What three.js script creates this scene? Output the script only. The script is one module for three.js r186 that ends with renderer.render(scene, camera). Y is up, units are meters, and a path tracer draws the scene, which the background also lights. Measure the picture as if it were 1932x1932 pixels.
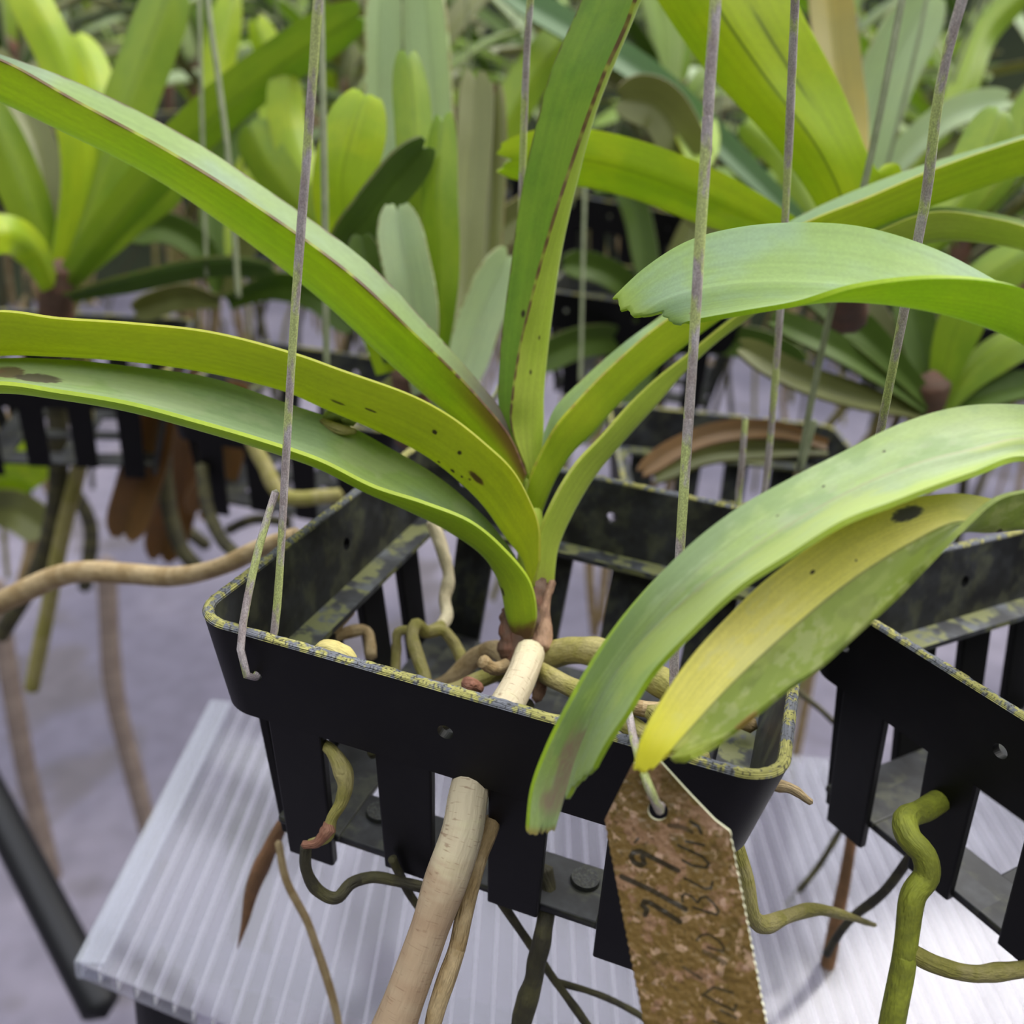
import * as THREE from 'three';
import { mergeGeometries, mergeVertices } from 'three/addons/utils/BufferGeometryUtils.js';
import { RoundedBoxGeometry } from 'three/addons/geometries/RoundedBoxGeometry.js';

// ---------------------------------------------------------------- camera, sky, exposure
const scene = new THREE.Scene();
const LIFT = 0.9;                                   // the rim of the nearest basket hangs 0.9 m above the floor
const EYE = new THREE.Vector3(0.0471, 0.1067 + LIFT, 0.2017), FOCAL = 1825.4;
const camera = new THREE.PerspectiveCamera(2 * Math.atan(966 / FOCAL) * 180 / Math.PI, 1, 0.01, 60);
camera.position.copy(EYE);
camera.rotation.set(-0.4284, 0.2818, 0.1076, 'YXZ');
camera.updateMatrixWorld(true);
camera.focus = 0.188;
camera.userData.fStop = 13.5;

function skyTexture() {                             // an even overcast sky, brightest overhead
  const w = 64, h = 64, px = new Float32Array(w * h * 4);
  for (let j = 0; j < h; j++) {
    const s = Math.max(0, Math.sin(((j + 0.5) / h - 0.5) * Math.PI)), l = (1 + 2.0 * s) / 3.0;
    for (let i = 0; i < w; i++) px.set([0.97 * l, 1.0 * l, 1.06 * l, 1], (j * w + i) * 4);
  }
  const t = new THREE.DataTexture(px, w, h, THREE.RGBAFormat, THREE.FloatType);
  t.mapping = THREE.EquirectangularReflectionMapping; t.magFilter = THREE.LinearFilter; t.needsUpdate = true;
  return t;
}
scene.background = skyTexture();
scene.environment = scene.background;

const sun = new THREE.DirectionalLight(0xfffaf2, 1.05);     // the sun behind thin cloud: wide and soft
sun.position.set(1.1, 2.3 + LIFT, -1.3); sun.target.position.set(0, LIFT, 0);
sun.castShadow = true; sun.shadow.radius = 80; sun.shadow.mapSize.set(2048, 2048);
Object.assign(sun.shadow.camera, { left: -1.5, right: 1.5, top: 1.5, bottom: -1.5, near: 0.1, far: 8 });
scene.add(sun, sun.target);

const renderer = new THREE.WebGLRenderer({ antialias: true });
renderer.toneMapping = THREE.LinearToneMapping;
renderer.toneMappingExposure = 3.1;
renderer.shadowMap.enabled = true;

// ---------------------------------------------------------------- helpers
const V3 = (x, y, z) => new THREE.Vector3(x, y, z);
const lerp = (a, b, t) => a + (b - a) * t, clamp = (x, a = 0, b = 1) => Math.min(b, Math.max(a, x));
const smooth = (a, b, x) => { const t = clamp((x - a) / (b - a)); return t * t * (3 - 2 * t); };
let seed = 7;
const rnd = () => { seed = (seed * 1664525 + 1013904223) >>> 0; return seed / 4294967296; };
const rr = (a, b) => lerp(a, b, rnd());
const hash = (x, y) => { let h = (x * 374761393 + y * 668265263) | 0; h = Math.imul(h ^ (h >>> 13), 1274126177); return ((h ^ (h >>> 16)) >>> 0) / 4294967296; };
function noise(x, y) {
  const i = Math.floor(x), j = Math.floor(y), u = x - i, v = y - j, a = u * u * (3 - 2 * u), b = v * v * (3 - 2 * v);
  return lerp(lerp(hash(i, j), hash(i + 1, j), a), lerp(hash(i, j + 1), hash(i + 1, j + 1), a), b);
}
const fbm = (x, y) => 0.5 * noise(x, y) + 0.27 * noise(2.1 * x + 7, 2.1 * y + 3) + 0.15 * noise(4.3 * x + 1, 4.3 * y + 9) + 0.08 * noise(9 * x, 9 * y);
const mix3 = (a, b, t) => [lerp(a[0], b[0], t), lerp(a[1], b[1], t), lerp(a[2], b[2], t)];

// a point measured on the photograph (1932 x 1932), set at a distance d along the view axis, in world metres
const at = (x, y, d) => V3((x - 966) / FOCAL * d, -(y - 966) / FOCAL * d, -d).applyMatrix4(camera.matrixWorld);

function dataTex(w, h, fn, srgb = true, repeat) {
  const px = new Uint8Array(w * h * 4);
  for (let j = 0; j < h; j++) for (let i = 0; i < w; i++) {
    const c = fn((i + 0.5) / w, (j + 0.5) / h), k = (j * w + i) * 4;
    px[k] = clamp(c[0], 0, 255); px[k + 1] = clamp(c[1], 0, 255); px[k + 2] = clamp(c[2], 0, 255); px[k + 3] = 255;
  }
  const t = new THREE.DataTexture(px, w, h);
  t.magFilter = THREE.LinearFilter; t.minFilter = THREE.LinearMipmapLinearFilter; t.generateMipmaps = true;
  if (srgb) t.colorSpace = THREE.SRGBColorSpace;
  t.wrapS = t.wrapT = THREE.RepeatWrapping;
  if (repeat) t.repeat.set(...repeat);
  t.needsUpdate = true;
  return t;
}
const taken = {};
function numbered(n) { const k = taken[n] = (taken[n] ?? -1) + 1; return k ? `${n}_${String(k).padStart(3, '0')}` : n; }
function shade(o) { o.traverse((m) => { if (m.isMesh) { m.castShadow = true; m.receiveShadow = true; } }); return o; }
function mesh(name, g, m, parent) { const o = new THREE.Mesh(g, m); o.name = name; o.castShadow = o.receiveShadow = true; if (parent) parent.add(o); return o; }
function thing(name, label, category, p, group) {
  const o = new THREE.Group(); o.name = numbered(name); o.userData = { label, category };
  if (group) o.userData.group = group;
  if (p) o.position.copy(p);
  scene.add(o); return o;
}
// a mesh given in world coordinates, hung under a thing that stands elsewhere
function partAt(name, g, m, t) { g.translate(-t.position.x, -t.position.y, -t.position.z); return mesh(name, g, m, t); }

// ---------------------------------------------------------------- geometry builders
function grid(nu, nv, pos, thick, trim) {           // a thin closed blade: pos(u, v) -> point, thick(u, v) in metres, trim(v) -> end of u; the hollow side is the upper face, lower half of the texture
  const P = [], uv = [], idx = [], N = (nu + 1) * (nv + 1), row = nv + 1;
  const pt = [];
  for (let i = 0; i <= nu; i++) for (let j = 0; j <= nv; j++) {
    const v = j / nv, u = i / nu * (trim ? trim(v) : 1);
    pt.push(pos(u, v)); uv.push(u, v);
  }
  const nrm = [];
  for (let i = 0; i <= nu; i++) for (let j = 0; j <= nv; j++) {
    const a = pt[Math.max(0, i - 1) * row + j], b = pt[Math.min(nu, i + 1) * row + j], c = pt[i * row + Math.max(0, j - 1)], d = pt[i * row + Math.min(nv, j + 1)];
    nrm.push(b.clone().sub(a).cross(d.clone().sub(c)).normalize());
  }
  const hollow = pos(0.5, 0).add(pos(0.5, 1)).addScaledVector(pos(0.5, 0.5), -2).dot(nrm[Math.floor(nu / 2) * row + Math.floor(nv / 2)]) > 0 ? 1 : -1, uv2 = [];
  for (const s of [1, -1]) for (let k = 0; k < N; k++) {
    uv2.push(uv[2 * k], (s === hollow ? 0.005 : 0.505) + 0.49 * uv[2 * k + 1]);
    const i = Math.floor(k / row), j = k % row, h = s * 0.5 * thick(uv[2 * k], j / nv) * (i === nu ? 0.6 : 1);
    P.push(pt[k].x + nrm[k].x * h, pt[k].y + nrm[k].y * h, pt[k].z + nrm[k].z * h);
  }
  for (let i = 0; i < nu; i++) for (let j = 0; j < nv; j++) {
    const a = i * row + j, b = a + row, c = b + 1, d = a + 1;
    idx.push(a, b, d, b, c, d, N + a, N + d, N + b, N + b, N + d, N + c);
  }
  const strip = (list) => {                          // the cut edge has vertices of its own, so that it keeps the colour of the margin
    const at0 = P.length / 3, low = (k) => (uv2[2 * k + 1] > 0.5 ? k : (k < N ? k + N : k - N));
    for (const k of list) for (const q of [k, N + k]) { P.push(P[3 * q], P[3 * q + 1], P[3 * q + 2]); uv2.push(uv2[2 * low(k)], uv2[2 * low(k) + 1]); }
    for (let k = 0; k + 1 < list.length; k++) { const a = at0 + 2 * k; idx.push(a, a + 1, a + 2, a + 2, a + 1, a + 3); }
  };
  const l = [], r = [], s = [], e = [];
  for (let i = 0; i <= nu; i++) { l.push(i * row); r.push((nu - i) * row + nv); }
  for (let j = 0; j <= nv; j++) { s.push(nv - j); e.push(nu * row + j); }
  strip(l.reverse()); strip(r.reverse()); strip(s.reverse()); strip(e.reverse());
  const g = new THREE.BufferGeometry();
  g.setAttribute('position', new THREE.Float32BufferAttribute(P, 3));
  g.setAttribute('uv', new THREE.Float32BufferAttribute(uv2, 2));
  g.setIndex(idx); g.computeVertexNormals();
  return g;
}
const cat = (pts) => new THREE.CatmullRomCurve3(pts, false, 'centripetal');
// A folded strap leaf from three curves: far margin, keel, near margin. rows: [ax, ay, kx, ky, bx, by, keel distance mm, da mm, db mm]
function foldedLeaf(rows, { nu = 110, nv = 20, edge = 0.0009, mid = 0.0017, trim, bow = 0.0012, e = 0.06 } = {}) {
  const A = cat(rows.map((r) => at(r[0], r[1], (r[6] + r[7]) / 1000))), K = cat(rows.map((r) => at(r[2], r[3], r[6] / 1000))), B = cat(rows.map((r) => at(r[4], r[5], (r[6] + r[8]) / 1000)));
  
  const c0 = (Math.sqrt(1 + e) + 1) / 2, c1 = (Math.sqrt(1 + e) - 1) / 2;
  const pos = (u, v) => {
    const uu = clamp(u), a = A.getPoint(uu), k = K.getPoint(uu), b = B.getPoint(uu), x = 2 * v - 1;
    const q = Math.sqrt(x * x + e), wa = clamp(((q - x) / 2 - c1 * Math.abs(x)) / (c0 - c1)), wb = clamp(((q + x) / 2 - c1 * Math.abs(x)) / (c0 - c1));
    const p = k.clone().addScaledVector(a.sub(k), wa).addScaledVector(b.sub(k), wb);
    return p.addScaledVector(V3(0, -1, 0), bow * (Math.abs(x) - x * x) * 2);
  };
  return grid(nu, nv, pos, (u, v) => lerp(mid, edge, Math.pow(Math.abs(2 * v - 1), 0.8)), trim);
}
// A simple strap leaf along world points; w: half width; fold: angle of the V; roll: turn about its length; face: what the upper side looks at
function strapLeaf(pts, { w = 0.01, fold = 0.35, roll = 0, nu = 26, nv = 6, base = 0.55, tip = 0.82, face = EYE, th = 0.0014, jag = 0.02 } = {}) {
  const C = cat(pts), s = rnd() * 50;
  const pos = (u, v) => {
    const p = C.getPoint(clamp(u)), t = C.getTangent(clamp(u)), look = face.clone().sub(p).normalize();
    const side = t.clone().cross(look).normalize(), up = side.clone().cross(t).normalize();
    side.applyAxisAngle(t, roll); up.applyAxisAngle(t, roll);
    const x = 2 * v - 1, half = w * lerp(base, 1, smooth(0, 0.45, u)) * (u > tip ? Math.sqrt(Math.max(0.10, 1 - Math.pow((u - tip) / (1 - tip), 2) * 0.85)) : 1);
    return p.addScaledVector(side, x * half * Math.cos(fold)).addScaledVector(up, (Math.abs(x) - 0.5) * half * Math.sin(fold));
  };
  return grid(nu, nv, pos, () => th, (v) => 1 - jag * noise(v * 9 + s, 3) - 0.03 * Math.exp(-Math.pow((v - 0.5) / 0.12, 2)));
}
function tube(pts, r, { n = 40, m = 8, lump = 0.06, freq = 9, whole = false } = {}) {     // r: radius, or a function of 0..1
  const C = cat(pts), f = C.computeFrenetFrames(n, false), P = [], uv = [], idx = [], s = rnd() * 90, R = typeof r === 'function' ? r : () => r, L = C.getLength();
  for (let i = 0; i <= n; i++) {
    const u = i / n, p = C.getPointAt(u);
    for (let j = 0; j <= m; j++) {
      const a = j / m * 2 * Math.PI, q = R(u) * (1 + lump * 2 * (noise(u * freq + s, Math.cos(a) + 3) - 0.5));
      P.push(p.x + q * (Math.cos(a) * f.normals[i].x + Math.sin(a) * f.binormals[i].x), p.y + q * (Math.cos(a) * f.normals[i].y + Math.sin(a) * f.binormals[i].y), p.z + q * (Math.cos(a) * f.normals[i].z + Math.sin(a) * f.binormals[i].z));
      uv.push(whole ? 0.01 + 0.98 * u : u * L * 20 + s, j / m);
    }
  }
  for (let i = 0; i < n; i++) for (let j = 0; j < m; j++) { const a = i * (m + 1) + j, b = a + m + 1; idx.push(a, a + 1, b, b, a + 1, b + 1); }
  for (const [i, d] of [[0, -1], [n, 1]]) {                                  // rounded ends
    const p = C.getPointAt(i / n), t = C.getTangentAt(i / n), k = P.length / 3, q = R(i / n) * 0.7 * d;
    P.push(p.x + t.x * q, p.y + t.y * q, p.z + t.z * q); uv.push(s, 0.5);
    for (let j = 0; j < m; j++) { const a = i * (m + 1) + j; d > 0 ? idx.push(a, a + 1, k) : idx.push(a + 1, a, k); }
  }
  const g = new THREE.BufferGeometry();
  g.setAttribute('position', new THREE.Float32BufferAttribute(P, 3)); g.setAttribute('uv', new THREE.Float32BufferAttribute(uv, 2));
  g.setIndex(idx); g.computeVertexNormals();
  return g;
}
const pxs = (list, d0 = 1) => list.map(([x, y, d]) => at(x, y, d * d0));

// ---------------------------------------------------------------- materials
const grain = dataTex(256, 256, (u, v) => { const n = 255 * fbm(u * 24, v * 24); return [n, n, n]; }, false);
function leafMat(map, o = {}) {
  return new THREE.MeshPhysicalMaterial({ map, roughness: 1, transmission: o.through ?? 0.56, thickness: 0, clearcoat: o.coat ?? 0.8, clearcoatRoughness: o.gloss ?? 0.34, specularIntensity: 0.3, sheen: o.sheen ?? 0.3, sheenRoughness: 0.4, sheenColor: new THREE.Color(0.85, 0.95, 1), bumpMap: o.bump ?? null, bumpScale: 0.0003, side: THREE.DoubleSide });
}
// colour of a leaf: o.c base, o.c2 blotch colour, o.rim margin colour, o.keel keel line, o.spots [[u, v, ru, rv, colour, strength]], o.extra(u, v, colour)
function leafTex(o, w = 512, h = 128) {
  const s = o.s ?? 3, up = o.up ?? mix3(o.c, [146, 178, 132], 0.6), up2 = mix3(up, o.c2, 0.3);
  return dataTex(w, h * 2, (u, vv) => {
    const top = vv < 0.5, v = top ? vv * 2 : vv * 2 - 1;
    let c = mix3(top ? up : o.c, top ? up2 : o.c2, smooth(0.3, 0.7, fbm(u * (o.fu ?? 7) + s, v * 2.2 + s)));
    const vein = noise(v * 46 + s, u * 5) - 0.5, fine = noise(u * 260 + s, v * 70) - 0.5;
    c = c.map((x) => x * (1 + 0.07 * vein + 0.05 * fine));
    if (o.extra) c = o.extra(u, v, c, top);
    if (o.keel) c = mix3(c, o.keel, 0.55 * Math.exp(-Math.pow((v - 0.5) / 0.012, 2)));
    if (o.rim) { const d = Math.min(v, 1 - v), k = 0.6 * (o.rimW ?? 0.022) * (0.6 + 0.9 * noise(u * 90 + s, v > 0.5 ? 5 : 1)); c = mix3(c, o.rim, (o.rimK ?? 0.85) * (1 - smooth(0.35 * k, k, d))); }
    for (const [su, sv, ru, rv, col, k] of o.spots ?? []) {
      const du = (u - su) / ru, dv = (v - sv) / rv, q = du * du + dv * dv + 0.5 * (noise(u * 180, v * 60) - 0.5);
      if (q < 1.6) c = mix3(c, col, (k ?? 0.9) * (1 - smooth(0.5, 1.2, q)));
    }
    return c;
  });
}
const DARKSPOT = [46, 34, 22], PURPLE = [92, 48, 42];
const rootMat = (a, b, o = {}) => new THREE.MeshStandardMaterial({ map: dataTex(256, 64, (u, v) => mix3(a, b, smooth(0.3, 0.72, fbm(u * 10 + a[0], v * 3 + b[1]))).map((x) => x * (0.94 + 0.12 * noise(u * 120, v * 30)))), roughness: o.rough ?? 0.75, bumpMap: grain, bumpScale: 0.0004 });
const M = {
  rootPale: rootMat([206, 194, 162], [194, 180, 148]), rootTan: rootMat([168, 146, 108], [142, 118, 78]), rootOlive: rootMat([132, 126, 58], [150, 140, 88]),
  rootDark: rootMat([78, 74, 44], [52, 48, 32]), rootGreen: rootMat([140, 146, 44], [116, 120, 36]), rootRed: rootMat([128, 84, 64], [146, 104, 82]), dry: rootMat([128, 92, 62], [108, 78, 50]),
  rootFaint: rootMat([138, 122, 112], [122, 106, 98]), knob: rootMat([190, 178, 112], [176, 160, 96]), stem: rootMat([112, 72, 52], [84, 62, 46]), husk: rootMat([150, 118, 92], [108, 78, 60]),
};
function blackPlastic(dust, algae) {                 // black polythene with a grey dust film and olive algae patches
  return new THREE.MeshPhysicalMaterial({ specularIntensity: dust > 0.3 ? 0.7 : 0.35, map: dataTex(512, 512, (u, v) => {
    const n = fbm(u * 12, v * 12), f = fbm(u * 50 + 9, v * 50);
    let c = [10, 9, 10]; c = mix3(c, [92, 95, 99], Math.min(1, dust * (0.35 + 0.5 * smooth(0.25, 0.75, n)) * (0.7 + 0.6 * f)));
    return mix3(c, [112, 114, 74], Math.min(1, algae * smooth(0.42, 0.7, fbm(u * 22 + 30, v * 22 + 4)) * (0.3 + 0.9 * f)));
  }), roughness: 0.5 });
}
M.black = blackPlastic(0.06, 0.03); M.blackDusty = blackPlastic(0.6, 0.4); M.blackAlgae = blackPlastic(1.3, 1.9);
M.crust = new THREE.MeshStandardMaterial({ map: dataTex(2048, 64, (u, v) => {   // algae crust on the upper edge of a rim
  const n = 0.55 * fbm(u * 230, v * 1.4) + 0.45 * fbm(u * 46 + 9, 0.5), g = noise(u * 1500, v * 7);
  let c = mix3([186, 180, 108], [158, 154, 88], noise(u * 600, v * 4));
  c = mix3(c, [118, 120, 128], smooth(0.50, 0.58, n + 0.08 * g)); return mix3(c, [52, 50, 46], 0.7 * smooth(0.72, 0.85, g));
}), roughness: 0.95, bumpMap: grain, bumpScale: 0.0006 });
M.rootLong = new THREE.MeshStandardMaterial({ map: dataTex(1024, 64, (u, v) => {   // velamen, chalky above, stained brown further down
  const b = smooth(0.46, 0.6, u + 0.16 * (fbm(u * 40, v * 3) - 0.5)); let c = mix3([192, 178, 148], [160, 134, 106], b * (0.7 + 0.3 * noise(u * 60, v * 5)));
  c = mix3(c, [196, 190, 150], 0.4 * smooth(0.5, 0.7, fbm(u * 26 + 3, v * 2))); return mix3(c, [120, 92, 70], 0.5 * smooth(0.8, 0.95, noise(u * 500, v * 18)));
}), roughness: 0.75, bumpMap: grain, bumpScale: 0.0003 });
M.wire = new THREE.MeshStandardMaterial({ map: dataTex(512, 64, (u, v) => {      // galvanised wire, rusty violet with green film
  const n = fbm(u * 14, v * 4), g = noise(u * 240, v * 40);
  return mix3(mix3([206, 200, 202], [150, 132, 128], n), [188, 196, 128], smooth(0.46, 0.64, fbm(u * 8 + 40, v * 2 + 3))).map((x) => x * (0.85 + 0.3 * g));
}), roughness: 0.45, metalness: 0.1, bumpMap: grain, bumpScale: 0.0002 });
M.wireGreen = new THREE.MeshStandardMaterial({ map: dataTex(256, 32, (u, v) => mix3([110, 118, 84], [148, 152, 122], fbm(u * 20, v * 4))), roughness: 0.6, metalness: 0.2 });

// ---------------------------------------------------------------- setting
{
  const floorTex = dataTex(1024, 1024, (u, v) => {
    const n = fbm(u * 14, v * 14), f = noise(u * 300, v * 300);
    let c = mix3([128, 122, 136], [96, 92, 108], smooth(0.3, 0.7, n)); c = mix3(c, [84, 78, 80], smooth(0.62, 0.75, fbm(u * 30 + 5, v * 30)) * 0.6);
    return c.map((x) => x * (0.94 + 0.12 * f));
  });
  const f = mesh('floor', new THREE.BoxGeometry(5.4, 0.1, 6.4), new THREE.MeshStandardMaterial({ map: floorTex, roughness: 0.8 }), scene);
  f.position.set(-0.3, -0.05, -1.1); f.userData = { kind: 'structure', label: 'lilac grey concrete floor far below the baskets', category: 'floor' };
  const wallMat = new THREE.MeshStandardMaterial({ map: dataTex(256, 256, (u, v) => mix3([40, 48, 30], [64, 72, 46], fbm(u * 30, v * 12))), roughness: 1 });
  const w = mesh('wall_back', new THREE.BoxGeometry(5.4, 2.6, 0.08), wallMat, scene);
  w.position.set(-0.3, 1.3, -4.2); w.userData = { kind: 'structure', label: 'dark green shade cloth wall far behind the plants', category: 'wall' };
  const side = (name, sx, sz, x, z, label) => { const q = mesh(name, new THREE.BoxGeometry(sx, 2.6, sz), wallMat, scene); q.position.set(x, 1.3, z); q.userData = { kind: 'structure', label, category: 'wall' }; };  // added walls that cut sky light from the front and both sides
  side('added_wall_front', 5.4, 0.08, -0.3, 2.0, 'added dark green shade cloth wall behind the viewer, blocking sky light');
  side('added_wall_left', 0.08, 6.4, -2.9, -1.1, 'added dark green shade cloth wall along the left side, blocking sky light');
  side('added_wall_right', 0.08, 6.4, 2.3, -1.1, 'added dark green shade cloth wall along the right side, blocking sky light');
}

// ---------------------------------------------------------------- baskets
const H = 0.06, HR = 0.0226, RAD = 0.0090, TP = 0.0036, TH = 0.0022;
function rimGeometry() {
  const parts = [];                                  // four straight sides with three holes each, leaning inward, and four round corners
  const flat = new THREE.ExtrudeGeometry((() => { const s = new THREE.Shape(), a = H - RAD, b = H - TP - RAD; s.moveTo(-a, 0); s.lineTo(-b, -HR); s.lineTo(b, -HR); s.lineTo(a, 0); s.closePath(); for (const x of [-0.0446, -0.003, 0.0446]) { const h = new THREE.Path(); h.absarc(x, -0.0105, x === -0.003 ? 0.0017 : 0.0013, 0, 2 * Math.PI, true); s.holes.push(h); } return s; })(), { depth: TH, bevelEnabled: false, curveSegments: 14 });
  const fp = flat.attributes.position;
  for (let i = 0; i < fp.count; i++) fp.setZ(i, fp.getZ(i) - TH + H + fp.getY(i) / HR * TP);
  for (let k = 0; k < 4; k++) parts.push(flat.clone().rotateY(k * Math.PI / 2));
  for (let k = 0; k < 4; k++) {
    const P = [], uv = [], idx = [], n = 28;
    for (let i = 0; i <= n; i++) {
      const a = i / n * Math.PI / 2;
      for (const [y, r, c] of [[0, RAD, H - RAD], [-HR, RAD, H - TP - RAD], [-HR, RAD - TH, H - TP - RAD], [0, RAD - TH, H - RAD]]) { P.push(c + r * Math.sin(a), y, c + r * Math.cos(a)); uv.push(a * RAD, y); }
    }
    for (let i = 0; i < n; i++) for (let j = 0; j < 4; j++) { const a = i * 4 + j, b = i * 4 + (j + 1) % 4, c = a + 4, d = b + 4; idx.push(a, b, c, c, b, d); }
    const g = new THREE.BufferGeometry(); g.setAttribute('position', new THREE.Float32BufferAttribute(P, 3)); g.setAttribute('uv', new THREE.Float32BufferAttribute(uv, 2)); g.setIndex(idx);
    const t = g.toNonIndexed(); t.computeVertexNormals(); parts.push(t.rotateY(k * Math.PI / 2));
  }
  const all = mergeGeometries(parts.map((g) => { g.deleteAttribute('normal'); g.clearGroups(); return g; }));
  all.computeVertexNormals();
  const p = all.attributes.position, uv = all.attributes.uv;
  for (let i = 0; i < p.count; i++) uv.setXY(i, (Math.abs(p.getX(i)) > Math.abs(p.getZ(i)) ? p.getZ(i) : p.getX(i)) * 8 + 0.5, p.getY(i) * 8 + 0.3);
  const nr = all.attributes.normal, out = [], inn = [];           // faces that look into the basket carry dust and algae
  for (let i = 0; i < p.count; i += 3) { const d = p.getX(i) * nr.getX(i) + p.getZ(i) * nr.getZ(i); (d < -0.005 ? inn : out).push(i, i + 1, i + 2); }
  all.setIndex([...out, ...inn]); all.addGroup(0, out.length, 0); all.addGroup(out.length, inn.length, 1);
  return all;
}
function ledgeGeometry() {                           // a narrow ledge inside the lower edge of the rim
  const ring = (s, a, r, path) => { const q = path ?? s; q.moveTo(-a + r, -a); q.lineTo(a - r, -a); q.absarc(a - r, -a + r, r, -Math.PI / 2, 0); q.lineTo(a, a - r); q.absarc(a - r, a - r, r, 0, Math.PI / 2); q.lineTo(-a + r, a); q.absarc(-a + r, a - r, r, Math.PI / 2, Math.PI); q.lineTo(-a, -a + r); q.absarc(-a + r, -a + r, r, Math.PI, 1.5 * Math.PI); return q; };
  const s = ring(new THREE.Shape(), H - TP - 0.0008, RAD - 0.0008), h = ring(null, H - TP - 0.0090, RAD - 0.005, new THREE.Path()); s.holes.push(h);
  const g = new THREE.ExtrudeGeometry(s, { depth: 0.0016, bevelEnabled: false, curveSegments: 8 }); g.rotateX(-Math.PI / 2); g.translate(0, -HR, 0);
  const uv = g.attributes.uv; for (let i = 0; i < uv.count; i++) uv.setXY(i, uv.getX(i) * 9 + 0.2, uv.getY(i) * 9);
  return g;
}
function crustGeometry() {                           // a lumpy strip along the upper edge of the rim
  const n = 460, m = 5, P = [], uv = [], idx = [], s = 4 * 2 * (H - RAD), tot = s + 2 * Math.PI * (RAD - TH / 2);
  const ring = (d) => {
    const seg = 2 * (H - RAD), arc = Math.PI / 2 * (RAD - TH / 2); let k = Math.floor(d / (seg + arc)), e = d - k * (seg + arc); k %= 4;
    let x, z, nx, nz; const c = H - RAD;
    if (e < seg) { x = -c + e; z = H - TH / 2; nx = 0; nz = 1; } else { const a = (e - seg) / arc * Math.PI / 2; nx = Math.sin(a); nz = Math.cos(a); x = c + nx * (RAD - TH / 2); z = c + nz * (RAD - TH / 2); }
    const q = V3(x, 0, z).applyAxisAngle(V3(0, 1, 0), k * Math.PI / 2), w = V3(nx, 0, nz).applyAxisAngle(V3(0, 1, 0), k * Math.PI / 2);
    return [q, w];
  };
  for (let i = 0; i <= n; i++) {
    const [q, w] = ring((i % n) / n * tot * 0.99999);
    for (let j = 0; j <= m; j++) {
      const t = j / m * 2 - 1, y = j === 0 || j === m ? -0.0003 : 0.0004 + 0.0004 * noise(i * 0.9, j * 2.3), o = t * (TH / 2 + 0.0001);
      P.push(q.x + w.x * o, y, q.z + w.z * o); uv.push(i / n, j / m);
    }
  }
  for (let i = 0; i < n; i++) for (let j = 0; j < m; j++) { const a = i * (m + 1) + j, b = a + m + 1; idx.push(a, b, a + 1, b, b + 1, a + 1); }
  const g = new THREE.BufferGeometry(); g.setAttribute('position', new THREE.Float32BufferAttribute(P, 3)); g.setAttribute('uv', new THREE.Float32BufferAttribute(uv, 2)); g.setIndex(idx); g.computeVertexNormals();
  return g;
}
const FOOT = -0.064, DEPTH = -0.059;
function metreUv(g, k = 9) {                         // texture coordinates from real size, by the way a face points
  const p = g.attributes.position, n = g.attributes.normal, t = g.attributes.uv;
  for (let i = 0; i < p.count; i++) { const x = Math.abs(n.getX(i)), y = Math.abs(n.getY(i)), z = Math.abs(n.getZ(i)); y > x && y > z ? t.setXY(i, p.getX(i) * k, p.getZ(i) * k) : x > z ? t.setXY(i, p.getZ(i) * k, p.getY(i) * k) : t.setXY(i, p.getX(i) * k, p.getY(i) * k); }
  return g;
}
function slatGeometry(w, foot) {                     // a flat slat leaning inward from the rim to the bottom
  const g = new RoundedBoxGeometry(2 * w, 1, 0.0026, 1, 0.0005), p = g.attributes.position;
  for (let i = 0; i < p.count; i++) {
    const t = 0.5 - p.getY(i), y = lerp(-HR + 0.001, foot, t);
    p.setXYZ(i, p.getX(i) * lerp(1, 0.92, t), y, p.getZ(i) + lerp(H - TP - 0.0014, 0.0475, clamp((y + HR) / (DEPTH + HR), 0, 1.1)));
  }
  g.computeVertexNormals(); return metreUv(g);
}
const rimG = rimGeometry(), ledgeG = ledgeGeometry(), crustG = crustGeometry(), slatG = slatGeometry(0.0063, DEPTH - 0.001), slatFootG = slatGeometry(0.0063, FOOT - 0.002);
const barG = metreUv(new RoundedBoxGeometry(0.094, 0.0022, 0.016, 1, 0.0006)), crossG = metreUv(new RoundedBoxGeometry(0.07, 0.002, 0.011, 1, 0.0006)), pegG = new THREE.CylinderGeometry(0.0032, 0.0034, 0.0012, 20);
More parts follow.
